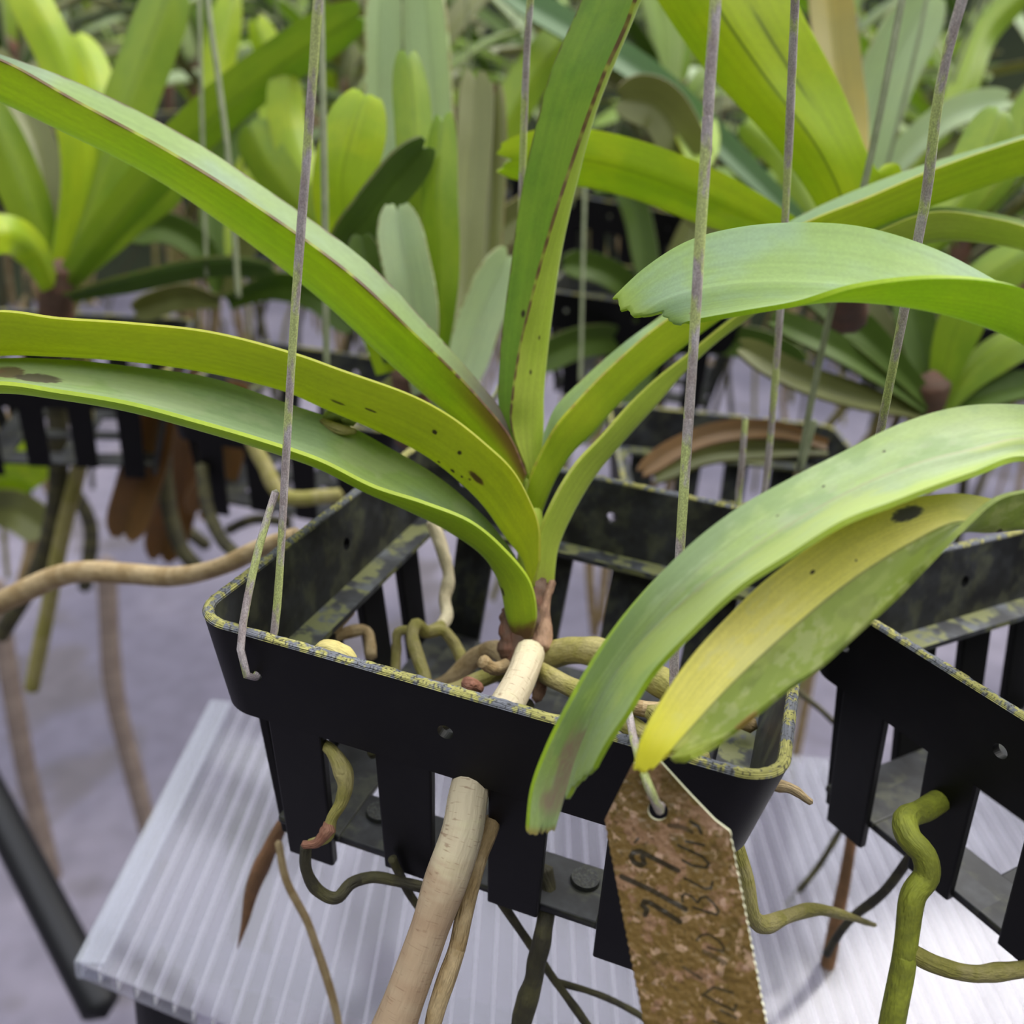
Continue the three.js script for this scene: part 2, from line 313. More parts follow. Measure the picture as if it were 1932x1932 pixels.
function makeBasket(label, p, turn, detail = true) { // p: centre of the basket at the height of its upper edge
  const b = thing('hanging_basket', label, 'basket', p.clone().add(V3(0, FOOT, 0)));
  b.rotation.y = turn;
  const put = (n, g, m, x = 0, y = 0, z = 0, ry = 0) => { const o = mesh(n, g, m, b); o.position.set(x, y - FOOT, z); o.rotation.y = ry; return o; };
  const rim = put('rim', rimG, [M.black, M.blackDusty]); put('ledge', ledgeG, M.blackAlgae); mesh('algae_crust', crustG, M.crust, rim);
  for (let k = 0; k < 4; k++) {
    for (const x of [-0.0372, -0.0124, 0.0124, 0.0372]) {
      const o = mesh('slat', Math.abs(x) > 0.03 ? slatFootG : slatG, k === 1 || k === 2 ? M.blackDusty : M.black, b), c = Math.cos(k * Math.PI / 2), s = Math.sin(k * Math.PI / 2);
      o.position.set(x * c, -FOOT, -x * s); o.rotation.y = k * Math.PI / 2;
    }
    put('base_bar', barG, M.blackDusty, Math.sin(k * Math.PI / 2) * 0.0385, DEPTH + (k % 2) * 0.0004, Math.cos(k * Math.PI / 2) * 0.0385, k * Math.PI / 2);
    if (detail) put('base_peg', pegG, M.blackDusty, [0.0255, -0.0255, -0.0255, 0.0255][k], DEPTH + 0.0016, [0.036, 0.036, -0.036, -0.036][k]);
  }
  put('cross_bar', crossG, M.blackDusty, 0, DEPTH, 0, 0); put('cross_bar', crossG, M.blackDusty, 0, DEPTH - 0.0003, 0, Math.PI / 2);
  return b;
}
const RIM = V3(0, LIFT, 0);
makeBasket('black slatted plastic basket holding the central orchid', RIM, 0);
const RB = V3(0.1425, LIFT, -0.028);
makeBasket('black slatted plastic basket at the right edge, turned corner first', RB, -0.715);

// ---------------------------------------------------------------- the central orchid
{
  const o = thing('orchid_plant', 'central orchid with folded strap leaves rising from a brown stem', 'orchid', at(990, 1245, 0.230));
  const leaf = (rows, tex, opt, mo, label) => { const m = partAt('leaf', foldedLeaf(rows, { nu: 130, nv: 22, ...opt }), leafMat(leafTex(tex), mo), o); if (label) m.userData.label = label; return m; };
  const G1 = [190, 208, 18], G2 = [172, 198, 16];
  leaf([[985, 885, 978, 930, 993, 895, 238, 2, -3], [944, 774, 905, 862, 962, 824, 238, 4, -5], [908, 727, 845, 800, 908, 756, 237, 6, -7], [853, 665, 781, 752, 853, 698, 236, 10, -8], [803, 611, 715, 694, 776, 624, 234, 13, -9], [692, 497, 585, 575, 663, 518, 230, 15, -9], [500, 358, 425, 447, 471, 380, 226, 16, -9], [350, 260, 285, 350, 326, 290, 222, 15, -9], [150, 160, 90, 252, 134, 185, 219, 13, -8], [0, 104, -50, 190, 0, 112, 217, 6, -8], [-160, 52, -190, 150, -160, 62, 216, 5, -8], [-330, 55, -345, 140, -330, 62, 216, 4, -6]],
    { c: G1, c2: G2, up: [160, 183, 152], rim: PURPLE, rimW: 0.03, s: 3, extra: (u, v, c) => mix3(c, [116, 70, 62], 0.75 * (1 - smooth(0.06, 0.34, u)) * smooth(0.74, 0.98, v) + 0.5 * (1 - smooth(0.1, 0.34, u)) * (1 - smooth(0.0, 0.3, v))) }, {}, {}, 'long folded leaf rising to upper left with purplish margin');  // upper face: wax bloom, paled further by sky reflection put into the colour
  leaf([[1012, 1070, 1000, 1120, 1018, 1060, 228, 4, -3], [1008, 1005, 984, 1071, 1016, 991, 228, 8, -5], [990, 958, 946, 1027, 998, 942, 227, 10, -6], [955, 900, 900, 966, 966, 886, 225, 12, -7], [905, 852, 853, 919, 915, 837, 223, 13, -7], [845, 803, 796, 876, 853, 788, 221, 13, -7], [775, 762, 728, 840, 781, 748, 218, 13, -7], [635, 712, 605, 783, 640, 697, 213, 13, -7], [556, 685, 535, 750, 561, 669, 210, 13, -7], [398, 642, 390, 716, 400, 627, 206, 13, -7], [240, 622, 245, 694, 240, 609, 203, 13, -7], [109, 616, 109, 684, 109, 600, 201, 13, -7], [0, 602, 0, 686, 0, 587, 199, 13, -7], [-150, 625, -150, 705, -150, 610, 198, 12, -7], [-330, 705, -335, 765, -330, 692, 198, 8, -5]],
    { c: [198, 202, 34], c2: [182, 190, 36], rim: [196, 170, 130], rimW: 0.014, s: 11, spots: [[0.262, 0.72, 0.020, 0.03, [84, 56, 34]], [0.27, 0.66, 0.003, 0.015, DARKSPOT, 0.6], [0.305, 0.60, 0.005, 0.016, DARKSPOT], [0.315, 0.8, 0.004, 0.02, DARKSPOT], [0.372, 0.82, 0.005, 0.02, DARKSPOT], [0.46, 0.75, 0.006, 0.012, DARKSPOT, 0.7], [0.49, 0.7, 0.008, 0.012, DARKSPOT, 0.6], [0.335, 0.58, 0.003, 0.015, DARKSPOT], [0.285, 0.62, 0.003, 0.012, DARKSPOT]] }, {}, {}, 'arching leaf to the left, spotted with dark flecks');
  leaf([[985, 1190, 972, 1215, 1004, 1200, 229, 4, -4], [986, 1120, 950, 1172, 1012, 1160, 227, 4, -4], [975, 1060, 935, 1107, 1000, 1098, 225, 8, -4], [940, 1010, 906, 1052, 955, 1040, 222, 12, -4], [897, 962, 832, 1002, 890, 985, 218, 14, -4], [820, 898, 745, 958, 800, 948, 214, 16, -4], [735, 848, 685, 929, 705, 917, 211, 17, -4], [640, 798, 600, 885, 605, 868, 206, 17, -4], [536, 762, 500, 850, 500, 832, 202, 17, -4], [398, 716, 380, 813, 380, 797, 198, 17, -4], [253, 695, 240, 774, 240, 760, 194, 16, -4], [109, 681, 109, 750, 109, 738, 191, 15, -4], [0, 680, 0, 739, 0, 723, 189, 14, -4], [-160, 700, -160, 755, -160, 740, 188, 12, -4], [-330, 740, -335, 790, -330, 782, 188, 8, -4]],
    { c: [176, 198, 30], c2: [160, 186, 28], up: [150, 173, 122], s: 21, rim: [150, 150, 60], rimW: 0.012, extra: (u, v, c) => { const e = v < 0.5 ? smooth(0.50, 0.62, fbm(u * 16, v * 4 + 7)) * 0.35 : 0; c = mix3(c, [112, 76, 52], 0.9 * (1 - smooth(0.02, 0.07, u + 0.04 * (fbm(u * 60, v * 6) - 0.5)))); return mix3(c, [186, 194, 150], e); }, spots: [[0.845, 0.22, 0.02, 0.10, [96, 72, 44], 0.8], [0.812, 0.3, 0.03, 0.08, [70, 56, 40], 0.8], [0.87, 0.2, 0.02, 0.06, [120, 84, 56], 0.7], [0.13, 0.55, 0.01, 0.03, DARKSPOT]] }, {}, { gloss: 0.45, through: 0.44 }, 'lowest left leaf, duller green with brown scar');
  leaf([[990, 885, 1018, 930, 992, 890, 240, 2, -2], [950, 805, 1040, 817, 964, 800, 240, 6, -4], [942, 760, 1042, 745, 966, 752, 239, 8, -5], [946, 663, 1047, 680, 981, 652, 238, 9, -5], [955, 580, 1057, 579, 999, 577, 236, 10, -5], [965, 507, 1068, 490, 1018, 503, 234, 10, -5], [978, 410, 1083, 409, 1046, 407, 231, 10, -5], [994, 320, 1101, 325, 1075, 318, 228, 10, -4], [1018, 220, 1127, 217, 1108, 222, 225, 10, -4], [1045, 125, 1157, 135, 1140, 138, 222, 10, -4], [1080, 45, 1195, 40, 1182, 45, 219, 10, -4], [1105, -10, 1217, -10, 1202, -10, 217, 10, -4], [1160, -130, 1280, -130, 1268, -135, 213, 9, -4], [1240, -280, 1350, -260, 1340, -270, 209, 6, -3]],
    { c: [198, 212, 84], c2: [186, 204, 70], up: [116, 152, 50], rim: PURPLE, rimW: 0.03, s: 31, spots: [[0.3, 0.2, 0.006, 0.02, DARKSPOT], [0.28, 0.25, 0.004, 0.02, DARKSPOT], [0.2, 0.8, 0.004, 0.02, DARKSPOT, 0.6], [0.26, 0.75, 0.004, 0.015, DARKSPOT, 0.6]] }, {}, {}, 'upright folded leaf, inside painted dark for its shade and pale outside');  // upper face colour darkened to carry the shade inside the fold
  leaf([[990, 925, 1015, 1010, 992, 945, 240, 2, -3], [1005, 870, 1027, 976, 1000, 902, 240, 4, -6], [1030, 808, 1052, 919, 1024, 848, 241, 6, -7], [1050, 766, 1085, 870, 1050, 803, 242, 7, -8], [1091, 724, 1125, 832, 1081, 766, 244, 8, -8], [1143, 677, 1170, 780, 1122, 722, 247, 9, -8], [1195, 635, 1225, 726, 1174, 672, 250, 9, -8], [1240, 603, 1290, 672, 1226, 627, 253, 10, -8], [1300, 555, 1352, 625, 1287, 582, 256, 10, -8], [1400, 482, 1450, 560, 1395, 502, 260, 10, -8], [1500, 414, 1550, 499, 1510, 425, 264, 10, -8], [1640, 350, 1680, 434, 1640, 371, 268, 10, -8], [1760, 307, 1790, 394, 1760, 320, 271, 9, -8], [1870, 275, 1890, 359, 1870, 281, 273, 8, -8], [1960, 250, 1965, 341, 1960, 255, 275, 7, -8], [2100, 240, 2100, 325, 2100, 246, 278, 5, -6]],
    { c: [190, 202, 28], c2: [174, 192, 26], up: [150, 180, 132], rim: [150, 104, 60], rimW: 0.02, s: 41 }, { nu: 150 }, {}, 'leaf rising to the right behind the foreground leaves');
  leaf([[1022, 1090, 1046, 1112, 1008, 1130, 234, 3, -3], [1042, 1025, 1053, 1036, 1016, 1015, 235, 4, -6], [1065, 960, 1082, 970, 1042, 948, 237, 5, -8], [1105, 880, 1127, 897, 1084, 878, 240, 6, -9], [1155, 815, 1181, 832, 1136, 822, 244, 6, -9], [1205, 755, 1247, 760, 1188, 763, 248, 6, -8], [1255, 705, 1300, 696, 1240, 714, 252, 6, -7], [1315, 655, 1360, 637, 1300, 667, 256, 6, -6], [1375, 605, 1415, 597, 1355, 622, 260, 6, -6], [1445, 550, 1490, 548, 1430, 567, 264, 6, -6], [1560, 472, 1600, 508, 1550, 492, 268, 7, -6], [1660, 427, 1690, 483, 1650, 440, 270, 8, -6], [1760, 393, 1790, 466, 1760, 400, 272, 8, -6], [1860, 402, 1880, 472, 1860, 409, 273, 8, -6], [1950, 425, 1960, 490, 1950, 432, 274, 8, -6], [2080, 490, 2080, 545, 2080, 495, 275, 6, -5]],
    { c: [190, 204, 76], c2: [176, 194, 62], rim: [160, 120, 80], rimW: 0.016, s: 51 }, { nu: 150 }, {}, 'second right leaf, tucked under the one above');
  // stem with dry leaf bases
  partAt('stem', tube(pxs([[990, 1262, 0.230], [990, 1215, 0.231], [993, 1160, 0.232], [1000, 1090, 0.235]]), (u) => lerp(0.0062, 0.0048, u), { n: 50, m: 16, lump: 0.1 }), M.stem, o);
  partAt('leaf_base', tube(pxs([[998, 1120, 0.2345], [1003, 1040, 0.2375], [1004, 980, 0.239], [1001, 905, 0.241]]), (u) => lerp(0.0040, 0.002, u), { n: 30, m: 12, lump: 0.05 }), new THREE.MeshPhysicalMaterial({ color: 0xa4b440, roughness: 0.6 }), o);
  partAt('dry_sheath', tube(pxs([[1020, 1225, 0.227], [1024, 1170, 0.229], [1032, 1120, 0.231], [1044, 1098, 0.232]]), (u) => lerp(0.0028, 0.0009, u), { n: 20, m: 10, lump: 0.2 }), M.husk, o);
  partAt('dry_sheath', tube(pxs([[962, 1240, 0.228], [958, 1190, 0.229], [956, 1150, 0.231]]), (u) => lerp(0.0028, 0.0015, u), { n: 20, m: 10, lump: 0.25 }), M.stem, o);
  partAt('dry_sheath', tube(pxs([[1010, 1260, 0.224], [1022, 1285, 0.223], [1012, 1320, 0.222]]), (u) => lerp(0.0022, 0.0012, u), { n: 16, m: 9, lump: 0.3 }), M.husk, o);
  const root = (m, r, list, opt) => partAt('root', tube(pxs(list), r, { n: 46, m: 9, lump: 0.12, ...opt }), m, o);
  root(M.rootLong, (u) => lerp(0.0036, 0.0043, u), [[1000, 1232, 0.222], [980, 1285, 0.212], [945, 1350, 0.204], [900, 1440, 0.197], [884, 1500, 0.193], [872, 1570, 0.190], [842, 1660, 0.188], [808, 1760, 0.187], [772, 1860, 0.186], [735, 1960, 0.185], [690, 2080, 0.186]], { n: 80, m: 14, lump: 0.09, whole: true });
  root(M.rootTan, 0.0017, [[930, 1545, 0.198], [905, 1620, 0.193], [878, 1720, 0.190], [862, 1790, 0.188], [838, 1860, 0.186], [815, 1940, 0.185], [790, 2040, 0.185]]);
  root(M.rootOlive, (u) => 0.0011 + 0.0009 * Math.exp(-Math.pow((u - 0.42) / 0.2, 2)), [[596, 1395, 0.207], [628, 1420, 0.203], [650, 1468, 0.202], [646, 1510, 0.202], [626, 1545, 0.202], [618, 1580, 0.202], [585, 1592, 0.202]], { lump: 0.2 });
  root(M.rootRed, (u) => lerp(0.0016, 0.0008, u), [[622, 1560, 0.2015], [598, 1590, 0.2015], [572, 1594, 0.2015]], { n: 16 });
  root(M.rootDark, 0.0013, [[578, 1596, 0.204], [578, 1640, 0.205], [602, 1682, 0.207], [635, 1694, 0.208], [664, 1666, 0.210], [705, 1655, 0.212], [755, 1664, 0.213], [810, 1678, 0.214]], { n: 60 });
  root(M.rootOlive, 0.0034, [[1020, 1245, 0.230], [1070, 1228, 0.226], [1130, 1232, 0.220], [1200, 1262, 0.214], [1300, 1320, 0.206]], { lump: 0.1 });
  root(M.rootOlive, 0.0023, [[1015, 1265, 0.224], [1060, 1288, 0.216], [1120, 1320, 0.210], [1220, 1390, 0.204], [1330, 1440, 0.200]]);
  root(M.rootTan, 0.0024, [[965, 1250, 0.230], [935, 1225, 0.240], [900, 1240, 0.248], [840, 1290, 0.252], [760, 1330, 0.252]]);
  root(M.rootOlive, 0.002, [[960, 1262, 0.226], [900, 1285, 0.226], [840, 1310, 0.226], [760, 1330, 0.226], [660, 1340, 0.228]]);
  root(M.rootTan, 0.0016, [[955, 1255, 0.224], [935, 1262, 0.221], [910, 1248, 0.218]], { n: 18 });
  root(M.rootPale, (u) => lerp(0.0019, 0.0016, u), [[815, 985, 0.272], [832, 1030, 0.270], [846, 1085, 0.268], [840, 1130, 0.266], [842, 1165, 0.262], [828, 1186, 0.258]], { lump: 0.2 });
  root(M.rootOlive, 0.0017, [[835, 1180, 0.258], [805, 1192, 0.254], [785, 1178, 0.250], [778, 1200, 0.247], [790, 1245, 0.244], [803, 1285, 0.240], [800, 1330, 0.236]], { lump: 0.12 });
  root(M.rootOlive, 0.0016, [[806, 1192, 0.254], [835, 1190, 0.256], [858, 1215, 0.256], [872, 1250, 0.254]], { n: 22 });
  root(M.rootOlive, 0.0013, [[778, 1190, 0.249], [752, 1192, 0.250], [748, 1230, 0.250], [745, 1290, 0.248]], { n: 22 });
  root(M.rootTan, 0.0016, [[660, 1150, 0.25], [620, 1200, 0.25], [690, 1190, 0.255], [700, 1240, 0.25]], { n: 30 });
  root(M.knob, (u) => 0.0024 * Math.sin(Math.PI * (0.1 + 0.85 * u)), [[585, 1240, 0.203], [620, 1226, 0.202], [655, 1245, 0.202], [670, 1275, 0.204]], { n: 24, m: 10 });
  root(M.rootRed, (u) => lerp(0.0012, 0.0017, u), [[905, 1300, 0.216], [893, 1292, 0.214], [882, 1290, 0.212]], { n: 12 });
  root(M.rootDark, 0.0022, [[1024, 1640, 0.2175], [1034, 1690, 0.216], [1025, 1760, 0.213], [1005, 1850, 0.213], [975, 1960, 0.214]], { lump: 0.2 });
  root(M.rootDark, 0.001, [[930, 1680, 0.214], [985, 1760, 0.22], [1040, 1840, 0.225], [1120, 1950, 0.23]]);
  root(M.rootDark, 0.001, [[740, 1620, 0.214], [775, 1690, 0.22], [830, 1760, 0.225]]);
  root(M.rootDark, 0.0008, [[1050, 1852, 0.226], [1110, 1870, 0.23], [1180, 1900, 0.24], [1260, 1950, 0.25]]);
  root(M.rootTan, (u) => lerp(0.0013, 0.0007, u * u), [[1440, 1480, 0.196], [1490, 1487, 0.196], [1530, 1514, 0.196]], { n: 20 });
  root(M.rootOlive, (u) => lerp(0.0019, 0.0006, u * u), [[1385, 1590, 0.197], [1406, 1660, 0.197], [1418, 1725, 0.199], [1440, 1745, 0.204], [1480, 1730, 0.212], [1530, 1716, 0.222], [1590, 1726, 0.235], [1650, 1745, 0.25]]);
  root(M.rootDark, 0.0016, [[1000, 1330, 0.225], [900, 1340, 0.215], [800, 1380, 0.22], [700, 1420, 0.225]]);
  root(M.rootTan, 0.0018, [[1180, 1330, 0.205], [1250, 1340, 0.205], [1330, 1330, 0.21], [1420, 1370, 0.21]]);
  root(M.rootOlive, 0.002, [[1230, 1340, 0.195], [1265, 1385, 0.192], [1300, 1440, 0.19]], { n: 20 });
  root(M.rootTan, 0.0011, [[525, 1590, 0.26], [540, 1660, 0.26], [580, 1740, 0.262], [605, 1810, 0.264], [632, 1900, 0.266], [650, 1990, 0.268]]);
  root(M.dry, (u) => 0.0023 * Math.sin(Math.PI * clamp(0.15 + 0.83 * u)), [[545, 1530, 0.27], [505, 1610, 0.275], [475, 1680, 0.28], [462, 1740, 0.282], [448, 1790, 0.284]], { m: 8 });
}

// ---------------------------------------------------------------- hanger wires
function hanger(label, wires, mat, rs, apex) {        // wires: lists of points from the apex down through the rim
  const h = thing('wire_hanger', label, 'hanger', apex);
  const r = rs[0] ?? rs;
  wires.forEach((w, i) => partAt('wire', tube(w, rs[i] ?? r, { n: 90, m: 9, lump: 0.08, freq: 40 }), mat, h));
  partAt('hook', tube([apex.clone(), apex.clone().add(V3(0, 0.02, 0)), apex.clone().add(V3(0.012, 0.034, 0)), apex.clone().add(V3(0.024, 0.02, 0))], r * 1.2, { n: 24, m: 8 }), mat, h);
  return h;
}
{
  const apex = V3(-0.012, LIFT + 0.42, -0.01);
  const L = LIFT;
  hanger('four grey green wires carrying the central basket', [
    [apex, at(645, -700, 0.137), at(600, 0, 0.158), at(553, 640, 0.180), at(520, 1170, 0.1972), V3(-0.0436, L - 0.006, 0.0545), V3(-0.0446, L - 0.0105, 0.0585), at(476, 1284, 0.1932), at(464, 1272, 0.1922), at(455, 1245, 0.1918), at(455, 1205, 0.1916), at(463, 1150, 0.1914), at(488, 1035, 0.1905), at(520, 928, 0.190)],
    [apex, at(1400, -700, 0.135), at(1350, 0, 0.152), at(1308, 660, 0.169), at(1284, 1030, 0.179), at(1272, 1240, 0.185), V3(0.0405, L - 0.012, 0.049), V3(0.041, L - 0.018, 0.05)],
    [apex, at(1060, -700, 0.19), at(1000, 0, 0.232), at(948, 720, 0.280), V3(-0.0446, L + 0.004, -0.0545), V3(-0.0446, L - 0.0105, -0.0575), V3(-0.0446, L - 0.006, -0.0635), V3(-0.0446, L + 0.02, -0.064)],
    [apex, at(1525, -700, 0.165), at(1500, 0, 0.206), at(1468, 640, 0.247), at(1440, 945, 0.269), V3(0.0446, L - 0.009, -0.0545), V3(0.0446, L - 0.0105, -0.0575), at(1393, 958, 0.2765), at(1398, 900, 0.272), at(1406, 790, 0.266)],
  ], M.wire, [0.0008, 0.00092, 0.0009, 0.00092], apex);
  const apex2 = RB.clone().add(V3(-0.03, 0.42, 0)), c = (x, z, y = 0) => V3(x, y, z).applyAxisAngle(V3(0, 1, 0), -0.715).add(RB);
  hanger('four thin wires carrying the right edge basket', [
    [apex2, at(1815, 0, 0.162), at(1742, 400, 0.180), at(1662, 810, 0.202), at(1610, 1090, 0.2175), c(-0.0446, 0.0545, -0.006), c(-0.0446, 0.0545, -0.014)],
    [apex2, at(2060, 0, 0.20), at(1990, 600, 0.25), c(-0.0446, -0.0545, 0), c(-0.0446, -0.0545, -0.012)],
    [apex2, c(0.03, 0.04, 0.2), c(0.0446, 0.0545, 0), c(0.0446, 0.0545, -0.012)], [apex2, c(0.03, -0.04, 0.2), c(0.0446, -0.0545, 0), c(0.0446, -0.0545, -0.012)],
  ], M.wire, 0.0009, apex2);
}

// ---------------------------------------------------------------- the orchid of the right basket: its leaves reach across the foreground
{
  const o = thing('orchid_plant', 'orchid beyond the right edge whose broad leaves arch across the foreground', 'orchid', RB.clone().add(V3(0, -0.03, 0)));
  const leaf = (rows, tex, opt, mo, label) => { const m = partAt('leaf', foldedLeaf(rows, { nu: 150, nv: 26, ...opt }), leafMat(leafTex(tex, 1024, 192), mo), o); if (label) m.userData.label = label; return m; };
  const jag = (s, k = 0.008) => (v) => k * noise(v * 26, s) + 0.5 * k * noise(v * 60, s + 4);
  const j1 = jag(2, 0.014), j2 = jag(5, 0.012), j3 = jag(8, 0.012);
  leaf([[2290, 1060, 2270, 1100, 2250, 1080, 208, 2, -3], [2130, 790, 2090, 855, 2110, 780, 188, 5, -6], [2030, 655, 2010, 740, 2030, 632, 173, 7, -7], [1950, 578, 1945, 676, 1945, 552, 164, 8, -7], [1870, 529, 1870, 637, 1862, 528, 160, 9, -7], [1760, 472, 1750, 600, 1745, 523, 160, 10, -7], [1630, 432, 1620, 575, 1610, 540, 163, 11, -6], [1520, 423, 1505, 560, 1505, 572, 167, 11, -4], [1400, 431, 1400, 558, 1405, 590, 172, 11, -4], [1300, 457, 1315, 568, 1325, 604, 177, 10, -4], [1220, 506, 1262, 578, 1290, 610, 181, 8, -4], [1150, 570, 1205, 606, 1272, 604, 185, 5, -3]],
    { c: [184, 206, 20], c2: [170, 198, 20], up: [164, 190, 150], rim: [196, 204, 130], rimW: 0.012, rimK: 0.5, s: 61, extra: (u, v, c) => mix3(c, [176, 196, 60], 0.7 * smooth(0.93, 1.0, u)), spots: [[0.83, 0.78, 0.02, 0.03, [150, 120, 80], 0.6]] },
    { trim: (v) => 1 - j1(v) - 0.05 * smooth(0.52, 0.58, v) }, { gloss: 0.45 }, 'broad leaf arching over with pale upper face and bitten tip');
  leaf([[2300, 1010, 2280, 1070, 2250, 1060, 206, 2, -3], [2150, 850, 2130, 920, 2120, 960, 185, 4, -4], [2030, 783, 2020, 850, 2020, 890, 168, 5, -4], [1920, 765, 1920, 835, 1920, 866, 158, 6, -4], [1800, 771, 1830, 857, 1840, 894, 152, 6, -4], [1690, 805, 1739, 880, 1760, 922, 148, 6, -4], [1590, 855, 1640, 918, 1680, 953, 146, 6, -4], [1490, 905, 1540, 970, 1594, 986, 145, 5, -4], [1390, 961, 1440, 1031, 1490, 1050, 145, 4, -4], [1290, 1039, 1345, 1097, 1400, 1108, 146, 3, -4], [1200, 1134, 1265, 1160, 1304, 1196, 149, 0, -5], [1130, 1229, 1190, 1234, 1232, 1272, 152, -2, -6], [1075, 1324, 1138, 1307, 1185, 1347, 154, -3, -7], [1030, 1414, 1104, 1388, 1142, 1412, 156, -3, -7], [1003, 1490, 1078, 1462, 1112, 1475, 157, -3, -6], [994, 1575, 1052, 1572, 1090, 1545, 157, -3, -5]],
    { c: [176, 202, 40], c2: [164, 194, 36], up: [174, 192, 142], s: 71, keel: [176, 170, 128], rim: [190, 198, 120], rimW: 0.01, rimK: 0.4,
      extra: (u, v, c) => {
        c = mix3(c, [132, 160, 98], 0.4 * smooth(0.45, 0.6, fbm(u * 13 + 4, v * 3)) * (v < 0.5 ? 1 : 0.2)); if (v > 0.5) c = mix3(c, [194, 208, 112], 0.6 * smooth(0.35, 0.6, fbm(u * 9 + 2, v * 3)));  // far half darker, near half lighter: shading of the fold painted in
        const tan = smooth(0.80, 0.87, u + 0.1 * (fbm(u * 30, v * 7) - 0.5)) * (v < 0.5 ? smooth(0.1, 0.3, v + 0.2 * (noise(u * 40, v * 14) - 0.5)) : 0) * (1 - smooth(0.955, 0.985, u));
        c = mix3(c, [166, 146, 122], 0.95 * tan * (0.6 + 0.5 * noise(u * 120, v * 30)));
        c = mix3(c, [172, 182, 140], 0.5 * smooth(0.58, 0.68, fbm(u * 60, v * 14)) * smooth(0.2, 0.3, u) * (1 - smooth(0.66, 0.72, u)) * Math.exp(-Math.pow((v - 0.42) / 0.16, 2)));
        return mix3(c, [196, 170, 90], 0.8 * smooth(0.982, 0.997, u));
      }, spots: [[0.36, 0.2, 0.002, 0.012, DARKSPOT], [0.44, 0.26, 0.002, 0.012, DARKSPOT], [0.5, 0.3, 0.002, 0.01, DARKSPOT, 0.6]] },
    { nu: 190, e: 0.012, trim: (v) => 1 - j2(v) - 0.022 * smooth(0.44, 0.5, v) - 0.058 * clamp((v - 0.46) / 0.5) }, { gloss: 0.42, through: 0.42 }, 'long arching leaf with scuffed tan tip hanging over the basket rim');
  leaf([[2310, 1090, 2290, 1130, 2260, 1110, 205, 2, -3], [2150, 985, 2130, 1045, 2130, 968, 185, 4, -5], [2030, 953, 2020, 1015, 2030, 920, 168, 5, -5], [1940, 950, 1935, 998, 1935, 926, 158, 5, -5], [1885, 945, 1865, 1004, 1875, 944, 154, 5, -5], [1800, 933, 1800, 998, 1815, 996, 151, 5, -4], [1700, 947, 1722, 1032, 1750, 1064, 149, 5, -4], [1610, 979, 1650, 1072, 1690, 1128, 148, 4, -4], [1520, 1038, 1580, 1120, 1620, 1193, 147, 4, -4], [1440, 1098, 1510, 1177, 1550, 1257, 146, 3, -4], [1370, 1166, 1440, 1240, 1482, 1304, 145, 3, -4], [1305, 1238, 1375, 1302, 1422, 1352, 144, 2, -4], [1250, 1318, 1320, 1360, 1367, 1394, 143, 1, -3], [1210, 1395, 1275, 1412, 1322, 1420, 142, 0, -3], [1194, 1462, 1245, 1445, 1290, 1432, 142, 0, -3]],
    { c: [226, 214, 70], c2: [214, 208, 74], up: [248, 240, 136], s: 81, keel: [120, 118, 60], rim: [190, 200, 90], rimW: 0.014, rimK: 0.5,
      extra: (u, v, c) => {
        if (v > 0.5) { c = mix3(c, [140, 160, 56], 0.92); c = mix3(c, [184, 190, 128], 0.6 * smooth(0.5, 0.64, fbm(u * 46, v * 9)) * smooth(0.45, 0.6, noise(u * 9, v * 3) + 0.15)); c = mix3(c, [116, 132, 44], 0.5 * smooth(0.5, 0.7, fbm(u * 20 + 8, v * 5))); }
        else c = mix3(c, [184, 190, 84], 0.6 * smooth(0.42, 0.30, u + 0.1 * (fbm(u * 20, v * 5) - 0.5)) * smooth(0.2, 0.27, u));
        c = mix3(c, [236, 232, 160], 0.5 * smooth(0.52, 0.64, fbm(u * 18 + 3, v * 7)) * (v < 0.5 ? smooth(0.55, 0.7, u) : 0.3));
        return mix3(c, [232, 228, 40], 0.75 * smooth(0.8, 0.95, u + 0.06 * (fbm(u * 24, v * 6) - 0.5)) * (v < 0.5 ? 1 : 0.3));
      }, spots: [[0.425, 0.14, 0.024, 0.075, [84, 78, 84], 0.95], [0.58, 0.2, 0.004, 0.018, DARKSPOT], [0.52, 0.35, 0.002, 0.01, DARKSPOT], [0.27, 0.55, 0.006, 0.05, DARKSPOT, 0.8], [0.8, 0.98, 0.03, 0.02, [170, 120, 60], 0.7]] },
    { nu: 190, e: 0.02, trim: (v) => 1 - j3(v) - 0.045 * smooth(0.40, 0.5, v) * (1 - smooth(0.56, 0.62, v)) - 0.02 * smooth(0.5, 0.6, v) }, { gloss: 0.45 }, 'yellowing leaf with a dark oval blemish');
  partAt('stem', tube([V3(0.1425, LIFT - 0.036, -0.028), V3(0.1425, LIFT - 0.01, -0.028), V3(0.1435, LIFT + 0.02, -0.03), V3(0.1435, LIFT + 0.035, -0.03)], (u) => lerp(0.007, 0.005, u), { n: 20, m: 12 }), M.stem, o);
  const root = (m, r, list, opt) => partAt('root', tube(pxs(list), r, { n: 60, m: 12, lump: 0.1, ...opt }), m, o);
  root(M.rootGreen, 0.0025, [[1790, 1500, 0.222], [1745, 1528, 0.213], [1708, 1548, 0.204], [1715, 1580, 0.200], [1742, 1612, 0.199], [1748, 1650, 0.199], [1722, 1688, 0.199], [1712, 1760, 0.199], [1704, 1830, 0.199], [1690, 1900, 0.199], [1672, 1990, 0.200]], { n: 80, lump: 0.09 });
  root(M.rootOlive, 0.0018, [[1716, 1795, 0.199], [1760, 1818, 0.199], [1830, 1836, 0.200], [1900, 1832, 0.203], [1990, 1820, 0.21]]);
